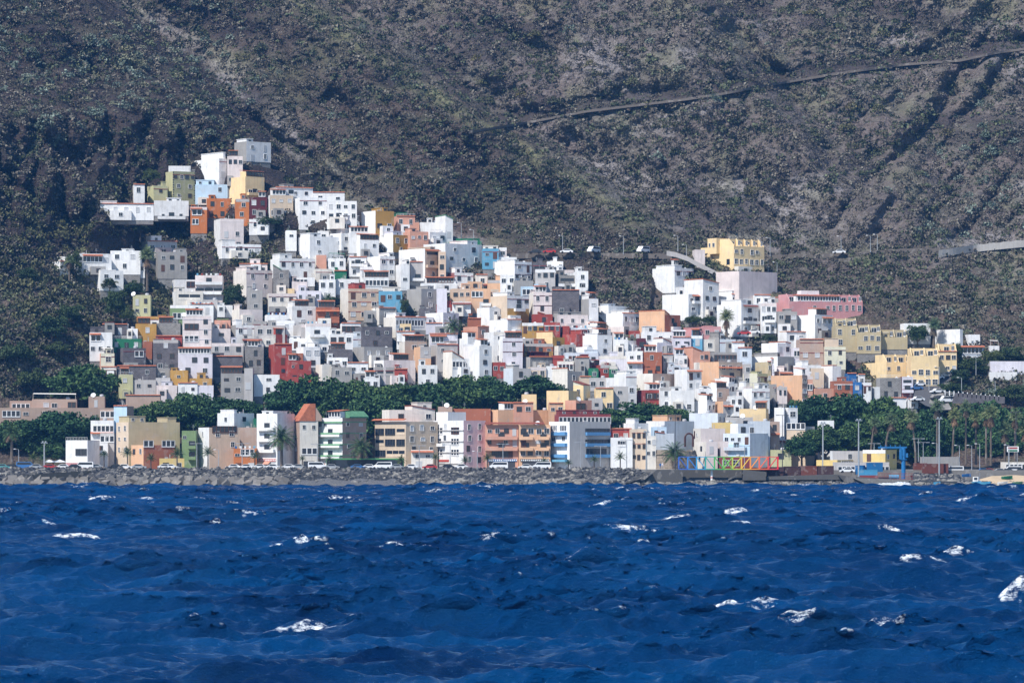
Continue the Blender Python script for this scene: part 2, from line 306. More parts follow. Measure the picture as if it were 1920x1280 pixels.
scatter('garden_scrub', 1100, 4, lm_olive, 'brown and green bushes between the houses on the left slope', lambda u, v: .9 * sstep(420, 330, u) * sstep(360, 400, v) * sstep(640, 590, v) + .5 * sstep(600, 500, u) * sstep(395, 420, v) * sstep(490, 470, v) + .25 * sstep(160, 120, u) * sstep(700, 640, v) * sstep(500, 560, v), 1.9, .9, 90, .17)
ribbon('roadside_wall', [(1760, 470), (1800, 463), (1850, 457), (1900, 452), (1990, 444)], 4.5, 1, 2.2, MT['G'], 'pale retaining wall along the hillside road at the far right', None, 'wall')
# ---------------------------------------------------------------- sea
rows = [84.0]
while rows[-1] < 1030: rows.append(rows[-1] + .14 + rows[-1] * .00056)
ys = np.array(rows); uu = np.concatenate([np.arange(-1700, -10, 26), np.arange(-10, 1931, 2.0), np.arange(1935, 3600, 26)])
UU, YY = np.meshgrid(uu, ys); XX = (UU - 960) * YY / F
r = np.random.RandomState(12); dx = np.zeros_like(XX); dy = np.zeros_like(XX); dz = np.zeros_like(XX); jx = np.zeros_like(XX)
sp = .14 + YY * .00056; spx = 2.0 * YY / F
nw = 64; lam = np.exp(np.linspace(math.log(.65), math.log(26), nw))
gust = .55 + .75 * sstep(-.5, .6, fbm(XX / 38, YY / 55, 71, 3))
for l_ in lam:
    k = 2 * PI / l_; th = -PI / 2 + .25 + r.randn() * .40; ph = r.rand() * 6.28
    amp = .0135 * (2.6 if l_ < 2.5 else 2.1 if l_ < 6 else (1.4 if l_ < 12 else 1)) * l_ ** .88 * (.6 + .8 * r.rand()) * math.exp(-(l_ / 24) ** 3)
    fade = np.clip(l_ / (2.6 * sp) - .6, 0, 1) * (gust if l_ < 9 else 1)
    a = k * (XX * math.cos(th) + YY * math.sin(th)) + ph + 1.1 * fbm(XX / 30, YY / 30, int(l_ * 7) % 50, 2)
    s_, c_ = np.sin(a), np.cos(a)
    dz += amp * fade * c_; q = amp * fade * .65
    dx -= q * math.cos(th) * s_; dy -= q * math.sin(th) * s_; jx += q * k * c_
# breaking crests where the photograph shows them (column, row, half width in px, height in m)
CAPS = [(540, 1036, 62, .9), (735, 1040, 26, .5), (1065, 1066, 40, .4), (1215, 1000, 62, .45), (1385, 978, 30, .4), (1390, 998, 22, .4), (140, 1017, 42, .35), (540, 1191, 78, .5),
        (1900, 1128, 30, 1.5), (1925, 1140, 24, 1.0), (1400, 1163, 60, .3), (1490, 1170, 28, .3), (1650, 1178, 40, .4), (1735, 1052, 40, .7), (1800, 1050, 60, .5), (1810, 954, 34, .4),
        (180, 946, 26, .3), (170, 953, 22, .3), (480, 975, 20, .4), (450, 988, 24, .3), (8, 962, 14, .4), (90, 993, 26, .3), (405, 998, 10, .4), (1600, 928, 20, .3), (962, 1120, 20, .3),
        (850, 1140, 18, .25), (1290, 975, 40, .3), (1680, 1000, 26, .3), (915, 1024, 20, .3), (1220, 1042, 22, .3), (640, 940, 22, .3), (430, 952, 20, .3), (1130, 950, 20, .3), (280, 940, 15, .3)]
jq = np.quantile(jx[::7, ::7], [.90, .96, .993, .999])
foam = sstep(jq[2], jq[3], jx) * sstep(0.05, .55, fbm(XX / 9, YY / 14, 81, 3) + .12) * .9
foam += sstep(jq[0], jq[1], jx) * sstep(350, 900, YY) * sstep(.12, .6, fbm(XX / 7, YY / 16, 83, 3)) * 1.1
tx = fbm(XX * .6, YY * .5, 85, 5) * 1.6 + (1 - 5 * np.abs(fbm(XX * .3, YY * .5, 88, 4))) * .4
st_ = np.clip(1 - 6 * np.abs(fbm(XX * .3, YY * 1.1, 89, 4)), 0, 1)
for (cx, cy, hw, ht) in CAPS:
    Y0 = F * CAMZ / (cy - HZ); x0 = (cx - 960) * Y0 / F; hx = hw * Y0 / F; ii = np.where(np.abs(ys - Y0) < max(3, .07 * Y0))[0]; jj = np.where(np.abs(uu - cx) < hw * .7)[0]; Y0 = ys[ii[np.argmax(dz[np.ix_(ii, jj)].mean(1))]]; x0 = (cx - 960) * Y0 / F; hx *= 1.35; hy = .6 + hx * .09
    yy = YY - Y0 - (XX - x0) * .12; e = np.exp(-((XX - x0) / hx) ** 2 - (yy / hy) ** 2)
    dz += ht * .42 * e * (1 + .35 * tx); e2 = np.exp(-((XX - x0) / hx) ** 4 - ((yy + hy * .3) / (hy * .8)) ** 2)
    foam += 1.5 * e2 * sstep(.15, .8, st_) + .9 * sstep(.55, 1.0, e2 * (1 + .8 * tx))
# surf along the rocks
foam += sstep(985, 1004, YY) * sstep(.1, .7, fbm(XX / 6, YY / 3, 91, 3) + .1) * 1.0
foam = np.clip(foam, 0, 1.5)
XW = XX + dx; YW = YY + dy; ZW = dz * sstep(1020, 985, YY) + .0
me = npmesh('sea', np.stack([XW, YW, ZW], -1).reshape(-1, 3), grid_faces(len(ys), len(uu)), [], True)
at = me.attributes.new('foam', 'FLOAT', 'POINT'); at.data.foreach_set('value', foam.ravel().astype(np.float32))
sea_m = mat('sea_water', (.004, .03, .10), .16, .5); sea_m.node_tree.nodes['Principled BSDF'].inputs['Specular Tint'].default_value = (.14, .55, 1.0, 1); t, N, L, b = nodes(sea_m); b.inputs['IOR'].default_value = 1.33
af = N.new('ShaderNodeAttribute'); af.attribute_name = 'foam'
fn = noise_node(t, 2.6, 6, .75, pos(t, (.6, 1.1, 1))); mm = N.new('ShaderNodeMath'); mm.operation = 'MULTIPLY_ADD'; L.new(fn.outputs[0], mm.inputs[0]); mm.inputs[1].default_value = 4.5; mm.inputs[2].default_value = -1.75; mm.use_clamp = True
m2 = N.new('ShaderNodeMath'); m2.operation = 'MULTIPLY'; L.new(mm.outputs[0], m2.inputs[0]); L.new(af.outputs['Fac'], m2.inputs[1])
ff = ramp(t, m2.outputs[0], [(.25, (0, 0, 0)), (.95, (1, 1, 1))])
bw = noise_node(t, .05, 3, .5, pos(t)); bc = ramp(t, bw.outputs[0], [(.3, (.0002, .011, .050)), (.7, (.0004, .036, .125))])
L.new(mix(t, ff, bc, (.66, .70, .74)), b.inputs['Base Color'])
L.new(mix(t, ff, (.07, .07, .07), (.9, .9, .9)), b.inputs['Roughness'])
w1 = noise_node(t, 2.2, 6, .7, pos(t, (.5, 1.2, 1))); w2 = noise_node(t, 7, 3, .6, pos(t, (.5, 1.2, 1)))
bump(t, mix(t, .3, w1.outputs[0], w2.outputs[0]), 1.0, .3, b)
me.materials.append(sea_m); sea = bpy.data.objects.new('sea', me); link(sea); tagp(sea, 'deep blue choppy sea with whitecaps', kind='structure')
import re
# ---------------------------------------------------------------- promenade and shore ground
def sheet(name, x0, x1, y0, y1, z, m, label, kind='structure', sides=.0):
    return tagp(MB().box(x0, x1, y0, y1, z - max(sides, .02), z).obj(name, m), label, kind=kind)
sheet('shore_ground', -260, 260, 1009, 1060, 4.55, M_conc, 'flat concrete ground along the sea front', sides=4)
sheet('coast_road', -260, 60, 1013, 1020, 4.58, asph, 'asphalt coast road behind the rocks')
sheet('pavement', -260, 60, 1020.0, 1024, 4.70, plaster('paving', (.40, .37, .34)), 'pale pavement in front of the sea front buildings', sides=.14)
# ---------------------------------------------------------------- shared small parts (unit size, x right, y out of the wall, z up)
def unit_window(name, fm, bars=(1, 1), gm=None):
    mb = MB(); w = .05
    mb.box(-.5, .5, -.10, .03, -.5, -.5 + w, 0).box(-.5, .5, -.10, .03, .5 - w, .5, 0).box(-.5, -.5 + w, -.10, .03, -.5 + w, .5 - w, 0).box(.5 - w, .5, -.10, .03, -.5 + w, .5 - w, 0)
    for i in range(bars[0]):
        x = -.5 + (i + 1) / (bars[0] + 1); mb.box(x - .015, x + .015, -.06, .03, -.5 + w, .5 - w, 0)
    for i in range(bars[1] - 1):
        z = -.5 + (i + 1) / bars[1]; mb.box(-.5 + w, .5 - w, -.055, .03, z - .015, z + .015, 0)
    mb.box(-.5 + w, .5 - w, -.015, .02, -.5 + w, .5 - w, 1)
    return mb.mesh(name, [fm, gm or M_glass])
UW = dict(a=unit_window('window', M_frame), b=unit_window('window', M_fbrown), c=unit_window('window', M_frame, (1, 1), M_shut), d=unit_window('window', M_dark, (0, 1)), e=unit_window('window', M_frame, (1, 2)))
UP = MB().box(-.5, .5, -.05, .02, -.5, .5).mesh('door', [M_shut]); UD = MB().box(-.5, .5, -.05, .02, -.5, .5).mesh('door', [M_fbrown])
UG = {}
def gallery_mesh(n, fm=M_frame):
    if (n, fm.name) not in UG:
        mb = MB().box(-.5, .5, -.12, .02, -.5, -.36, 0).box(-.5, .5, -.12, .02, .44, .5, 0)
        for i in range(n + 1): x = -.5 + i / n; q = .10 / n; mb.box(max(-.5, x - q), min(.5, x + q), -.10, .02, -.36, .44, 0)
        mb.box(-.5, .5, -.03, .015, -.36, .44, 1); UG[(n, fm.name)] = mb.mesh('glazed_gallery', [fm, M_glass])
    return UG[(n, fm.name)]
def lathe(mb, prof, n=10, m=0, c=(0, 0, 0)):
    v = [(c[0] + r_ * math.cos(2 * PI * i / n), c[1] + r_ * math.sin(2 * PI * i / n), c[2] + z) for r_, z in prof for i in range(n)]
    return mb.add(v, [(j * n + i, j * n + (i + 1) % n, (j + 1) * n + (i + 1) % n, (j + 1) * n + i) for j in range(len(prof) - 1) for i in range(n)], m)
dish_mb = MB().tube((0, 0, 0), (0, 0, 1.1), .05)
v0 = len(dish_mb.v); dd = MB(); lathe(dd, [(.02, 0), (.4, .04), (.75, .16), (.75, .20), (.4, .09), (.02, .05)], 12)
Rm = Matrix.Translation((0, -.1, 1.2)) @ Matrix.Rotation(R(62), 4, 'X'); dish_mb.add([Rm @ Vector(p) for p in dd.v], dd.f)
DISH = dish_mb.mesh('satellite_dish', [M_white])
TANK = lathe(MB(), [(.0, 0), (.6, 0), (.6, 1.3), (.5, 1.5), (0, 1.55)], 10).mesh('water_tank', [plaster('tank_grey', (.5, .5, .52))])
ANT = MB().tube((0, 0, 0), (0, 0, 2.6), .03, n=5)
for i in range(4): ANT.tube((-.5 + .08 * i, 0, 1.9 + .2 * i), (.5 - .08 * i, 0, 1.9 + .2 * i), .02, n=4)
ANT = ANT.mesh('aerial', [M_galv])
def put(name, me, par, loc, rz=0, sc=(1, 1, 1)):
    o = bpy.data.objects.new(name, me); o.location = loc; o.rotation_euler = (0, 0, rz); o.scale = sc; return link(o, par)
NH = [0]; DIM = {}
def H(x0, xs, x1, yt, yb, col, spec, label, Y=None, dp=None, name='house', cat='house', st=3.0, zb=None, ext=5.0, group=None):
    """one building. x0, xs, x1: photo columns of its left edge, nearest corner and right edge; yt, yb: rows of its top and foot."""
    NH[0] += 1; rnd = random.Random(NH[0] * 7 + 1); wsz, hsz = rnd.uniform(.75, 1.15), rnd.uniform(.8, 1.15)
    if zb is None and not any(k in spec for k in 'KCNLRQ') and (xs - x0) + (x1 - xs) > 24 and rnd.random() < .6:
        a_ = rnd.choice((.0, .0, .35, .6)); spec += ' K:%.2f-%.2fh%.1f' % (a_, a_ + rnd.uniform(.3, .45), rnd.uniform(.5, 1.6))
    if zb is None and ' t' not in spec and 'C' not in spec and 'N' not in spec and 'Q' not in spec: spec += rnd.choice((' t', ' C:.1-.7', '', '', '', '', '', ' S1M', ' P' + rnd.choice('ewWq')))
    if (x1 - x0) > 20 and 'Q' not in spec and 'N' not in spec: spec += rnd.choice(('', ' A.3', ' A.7', ' T.8', ' D.6', ' A.8', ' A.2 T.6', ' u.4', ' u.2 A.6'))
    if Y is None: Y = float(depth(xs, yb, False)) - 1.0
    s = Y / F; zt = CAMZ + (HZ - yt) * s; z0 = (CAMZ + (HZ - yb) * s - ext) if zb is None else zb
    wl, wr = (xs - x0) * s, (x1 - xs) * s; flip = wl > wr and zb is not None; side, front = (wr, wl) if flip else (wl, wr)
    if dp is None: dp = min(9.5, max(4.5, .5 * (yb - yt) * s * 2 + 1.5))
    dp = max(dp, side / math.sin(R(52 if zb is not None else 41))); th = math.asin(min(.95, side / dp)) if side > .05 else 0.0
    Wd = front / math.cos(th); rz = -th if flip else th; sg = -1 if flip else 1
    o = empty(name, (0, 0, 0), rz, label=label, cat=cat, group=group); h = zt - z0
    o.location = ((xs - 960) * s, Y, z0)
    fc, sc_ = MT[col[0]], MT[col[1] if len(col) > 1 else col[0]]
    X0, X1 = (-Wd, 0) if flip else (0, Wd); t_ = .22
    par = .9 if 'Q' not in spec else .15
    mb = MB(); zr = h - par
    ring = [(X0, 0), (X1, 0), (X1, dp), (X0, dp)]; inn = [(X0 + t_, t_), (X1 - t_, t_), (X1 - t_, dp - t_), (X0 + t_, dp - t_)]
    fz = max(0.0, ext - .8)
    V = [(*p, fz) for p in ring] + [(*p, h) for p in ring] + [(*p, h) for p in inn] + [(*p, zr) for p in inn]
    for i in range(4):
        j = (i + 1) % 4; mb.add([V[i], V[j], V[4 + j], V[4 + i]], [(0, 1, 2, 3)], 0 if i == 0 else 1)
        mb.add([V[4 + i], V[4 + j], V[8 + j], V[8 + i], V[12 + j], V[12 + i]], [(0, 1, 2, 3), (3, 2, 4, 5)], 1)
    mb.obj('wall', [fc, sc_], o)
    DIM[label] = (Wd, dp, h, X0)
    if fz: MB().box(X0 + .12, X1 - .12, .12, dp - .12, 0, fz + .003).obj('foundation', MT['g'], o)
    rfm = [MT['G'], M_tile, MT['G'], MT['e']][rnd.randrange(4)]
    MB().add([V[12], V[13], V[14], V[15]], [(0, 1, 2, 3)]).obj('roof', rfm, o)
    if zb is None and Wd > 3.5 and 'Q' not in spec and rnd.random() < .4:      # lean-to or yard room at the foot
        a_ = X0 + Wd * rnd.uniform(0, .45); b_ = min(X1, a_ + Wd * rnd.uniform(.35, .6)); q_ = rnd.uniform(1.2, 2.4); t2 = ext + rnd.uniform(1.6, 3.0); an = MB().box(a_, b_, -q_, -.004, fz, t2).box(a_ + .3, b_ - .3, -q_ + .3, -.3, t2, t2 + .02).obj('annex', rnd.choice((fc, MT['W'], MT['G'], sc_, MT['w'])), o)
        put('window', UW[rnd.choice('abd')], an, ((a_ + b_) / 2, -q_ - .02, t2 - 1.2), 0, (min(1.3, (b_ - a_) * .5), 1, 1.2))
    def fx(f): return X0 + f * Wd                       # along the wide face, left to right
    def wz(k): return h - par * .35 - 1.45 - st * k
    def rng(tok, d=(0.04, .96)):
        if ':' in tok:
            g_ = re.match(r'(-?[\d.]+)-(-?[\d.]+)', tok.split(':')[1])
            if not g_: return d
            a, b_ = max(0., float(g_[1])), float(g_[2])
            return (a, b_) if b_ > a + .05 else (0., .45)
        return d
    SX = 0.0 if not flip else 0.0
    for tok in spec.split():
        c0 = tok[0]; body = tok[1:].split(':')[0]
        if c0 in 'fFs':
            rows_ = body.split(',')
            for k, n in enumerate(rows_):
                if not n: continue
                kd = 'a'
                if n[-1].isalpha(): kd = n[-1]; n = n[:-1]
                n = int(n)
                if not n: continue
                a, b_ = rng(tok, (0, 1)); L_ = (Wd if c0 != 's' else dp)
                for i in range(n):
                    f = a + (b_ - a) * (i + .5 + rnd.uniform(-.08, .08)) / n; ww = min(1.4 * (1.0 if kd != 'e' else 1.2), L_ * (b_ - a) / n * .66) * rnd.uniform(.85, 1.1) * wsz; hh = (1.5 if rnd.random() < .8 else 1.0) * hsz
                    z = wz(k) + rnd.uniform(-.12, .12)
                    if z < .9 or rnd.random() < .06: continue
                    is_door = kd == 'a' and rnd.random() < .10 and c0 == 'f'
                    if is_door: hh, z = 2.1, z - .38
                    me = UW[kd]
                    nm = 'door' if is_door else 'window'
                    if is_door: me = rnd.choice((UP, UD))
                    elif kd == 'a' and rnd.random() < .34: me = UW[rnd.choice('bdcd')]
                    if c0 != 's': put(nm, me, o, (fx(f), -.02, z), 0, (ww, 1, hh))
                    else:
                        q = f * dp; put(nm, me, o, ((X0 - .02) if not flip else (X1 + .02), dp - q if not flip else q, z), -PI / 2 if not flip else PI / 2, (ww, 1, hh))
        elif c0 == 'g':                                   # glazed gallery on a row
            a, b_ = rng(tok); dk = body[:1] == 'd'; k = float(body.strip('d') or 0); z = wz(k); w = (b_ - a) * Wd
            put('glazed_gallery', gallery_mesh(max(2, int(w / 1.1)), M_dark if dk else M_frame if rnd.random() < .75 else M_fbrown), o, (fx((a + b_) / 2), -.03, z), 0, (w, 1, 1.9))
        elif c0 == 'a':                                   # tiled lean-to above a row
            a, b_ = rng(tok, (-.02, 1.02)); k = float(body or 0); z = wz(k) + 1.05
            MB().prismx([(0, z + .38), (-.95, z), (-.95, z + .1), (0, z + .5)], fx(a), fx(b_)).obj('tiled_awning', M_tile if rnd.random() < .7 else M_tile2, o)
        elif c0 == 'b':                                   # balcony on a row
            a, b_ = rng(tok, (.08, .92)); k = float(body or 0); z = wz(k) - 1.05
            q = MB().box(fx(a), fx(b_), -1.1, -.005, z - .15, z).box(fx(a), fx(b_), -1.1, -1.0, z + .003, z + .75).box(fx(a), fx(a) + .1, -.998, -.006, z + .003, z + .75).box(fx(b_) - .1, fx(b_), -.998, -.006, z + .003, z + .75)
            q.obj('balcony', fc if (rnd.random() < .5 or zb is not None) else MT['W'], o)
            put('door', UW['d'], o, (fx((a + b_) / 2), -.02, z + 1.05), 0, (1.7, 1, 2.0))
        elif c0 == 'o':                                   # open dark loggia: no recess, its shade is a dark panel in a frame
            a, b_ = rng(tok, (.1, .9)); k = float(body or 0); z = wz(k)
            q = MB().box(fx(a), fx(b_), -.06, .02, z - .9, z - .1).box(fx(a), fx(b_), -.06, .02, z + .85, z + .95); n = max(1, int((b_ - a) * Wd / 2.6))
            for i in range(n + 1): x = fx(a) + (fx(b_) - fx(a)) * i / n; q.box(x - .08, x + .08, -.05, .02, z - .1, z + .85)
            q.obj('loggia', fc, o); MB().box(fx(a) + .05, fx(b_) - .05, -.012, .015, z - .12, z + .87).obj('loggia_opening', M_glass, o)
        elif c0 == 'K':                                   # roof room  K:.2-.6h2.4c
            seg = tok.split(':')[1]; rr, hh = seg.split('h'); a, b_ = rng(':' + rr); kc = fc
            if hh[-1].isalpha(): kc = MT[hh[-1]]; hh = hh[:-1]
            hh = float(hh); y0 = .3 if 'back' not in tok else dp * .4
            rm = MB().box(fx(a) + .23, fx(b_) - .23, y0, dp * .85, zr + .01, h + hh).box(fx(a) + .1, fx(b_) - .1, y0 - .12, dp * .86, h + hh + .003, h + hh + .18).obj('roof_room', kc, o)
            n = max(1, int((b_ - a) * Wd / 2.4))
            for i in range(n):
                if rnd.random() < .8: put('window', UW[rnd.choice('aabd')], rm, (fx(a + (b_ - a) * (i + .5) / n), y0 - .02, h + hh * .5 - .1), 0, (.9, 1, min(1.1, hh * .6)))
        elif c0 == 'C':                                   # glazed roof gallery  C:.1-.9 with tiled roof
            a, b_ = rng(tok); w = (b_ - a) * Wd; q = MB().box(fx(a) + .05, fx(b_) - .05, .26, min(dp - .3, 3.6), zr + .01, h + 1.75).obj('roof_room', MT['W'] if rnd.random() < .6 else fc, o)
            put('glazed_gallery', gallery_mesh(max(2, int(w / .95)), M_frame if rnd.random() < .7 else M_fbrown), q, ((fx(a) + fx(b_)) / 2, .24, h + .95), 0, (w * .95, 1, 1.55))
            MB().prismx([(-.25, h + 1.76), (3.8, h + 2.15), (3.8, h + 2.3), (-.25, h + 1.9)], fx(a) - .15, fx(b_) + .15).obj('tiled_roof', M_tile if body != 'w' else M_white, q)
        elif c0 == 'N':                                   # mono-pitch gable wedge on top N:.0-1h3g
            seg = tok.split(':')[1]; rr, hh = seg.split('h'); a, b_ = rng(':' + rr); tm = M_tile
            if hh[-1].isalpha(): tm = dict(g=M_green, d=M_tile2, t=M_tile)[hh[-1]]; hh = hh[:-1]
            hh = float(hh); q = MB().prism([(fx(a), h + .003), (fx(b_), h + .003), (fx(a), h + hh)], 0, dp).obj('gable', sc_, o)
            MB().prism([(fx(a) - .1, h + hh + .09), (fx(b_) + .1, h + .02), (fx(b_) + .1, h + .2), (fx(a) - .1, h + hh + .3)], -.2, dp + .2).obj('tiled_roof', tm, q)
        elif c0 == 'D': put('satellite_dish', DISH, o, (fx(float(body)), .5, zr), rnd.uniform(-.6, .2), (1, 1, 1) if len(tok) > 3 or zb is not None else (.62, .62, .62))
        elif c0 == 'u': MB().box(fx(float(body)), fx(float(body)) + .9, .9, 1.4, zr + .01, h + .35).box(fx(float(body)) + 1.3, fx(float(body)) + 1.5, 1, 1.2, zr + .01, h + 1.1).obj('vent_unit', MT['e'], o)
        elif c0 == 'T': put('water_tank', TANK, o, (fx(float(body)), 1.6, zr + .01))
        elif c0 == 'A': put('aerial', ANT, o, (fx(float(body)), 1.2, zr), rnd.uniform(-1, 1))
        elif c0 == 'R':
            q = MB().box(X0, X1, .05, .09, h + .75, h + .8)
            for i in range(int(Wd / .45) + 1): x = min(X1 - .04, X0 + i * .45); q.box(x, x + .04, .05, .09, h, h + .75)
            q.obj('railing', M_white, o)
        elif c0 == 't': MB().prismx([(-.25, h + .003), (.3, h + .003), (.3, h + .28), (-.25, h + .1)], X0 - .1, X1 + .1).obj('tile_coping', M_tile if body != 'd' else M_tile2, o)
        elif c0 == 'P':                                   # parapet band of another colour
            MB().box(X0 - .02, X1 + .02, -.03, -.004, h - .95, h - .02).obj('parapet_band', MT[body or 'W'], o)
        elif c0 == 'S':                                   # string courses
            for k in range(int(body[0])): z = h - par - .15 - st * k; MB().box(X0 - .03, X1 + .03, -.07, -.004, z - .1, z + .1).obj('string_course', MT[body[1]] if len(body) > 1 else M_red, o)
        elif c0 == 'U':                                   # lower storeys painted another colour  U:.5-1c (from the top)
            a, b_ = rng(tok[:-1]); MB().box(X0 + .02, X1 - .02, -.035, -.004, h - b_ * (h - ext), h - a * (h - ext)).obj('wall_band', MT[tok[-1]], o)
        elif c0 == 'X':                                   # garage or shop opening at the foot
            a, b_ = rng(tok, (.2, .6)); MB().box(fx(a), fx(b_), -.04, .01, ext + .05, ext + 2.5).obj('garage_door', M_shut if body != 'b' else M_dark, o)
        elif c0 == 'L':                                   # washing line
            MB().box(X0, X1, .0, .02, h + .6, h + .62).obj('washing_line', M_galv, o)
            for i in range(min(6, max(3, int(Wd / 1.1)))): x = X0 + Wd * (i + .3) / min(6, max(3, int(Wd / 1.1))); MB().box(x, x + .55, -.03, -.004, h + .05 - .15 * rnd.random(), h + .6).obj('laundry', MT[rnd.choice('WrBbW')], o)
        elif c0 == 'E':                                   # tarpaulin shade
            q = MB().add([(X0 + .2, .1, h + 1.5), (X1 - .2, .1, h + 1.35), (X1 - .3, 3, h + 1.7), (X0 + .3, 3, h + 1.8)], [(0, 1, 2, 3)])
            for x in (X0 + .3, X1 - .3): q.tube((x, .25, zr), (x, .25, h + 1.45), .05, n=5)
            q.obj('shade_sheet', MT[tok[-1] if len(tok) > 1 else 'W'], o)
        elif c0 == 'q':
            for i in range(int((h - ext) / .8)):
                for x in (X0, X1): MB().box(x - .03, x + (.45 if i % 2 else .28) * (1 if x == X0 else -1), -.04, .0, h - .2 - .8 * i - .4, h - .2 - .8 * i).obj('quoin', M_dark, o) if x == X1 or not flip else None
    return o
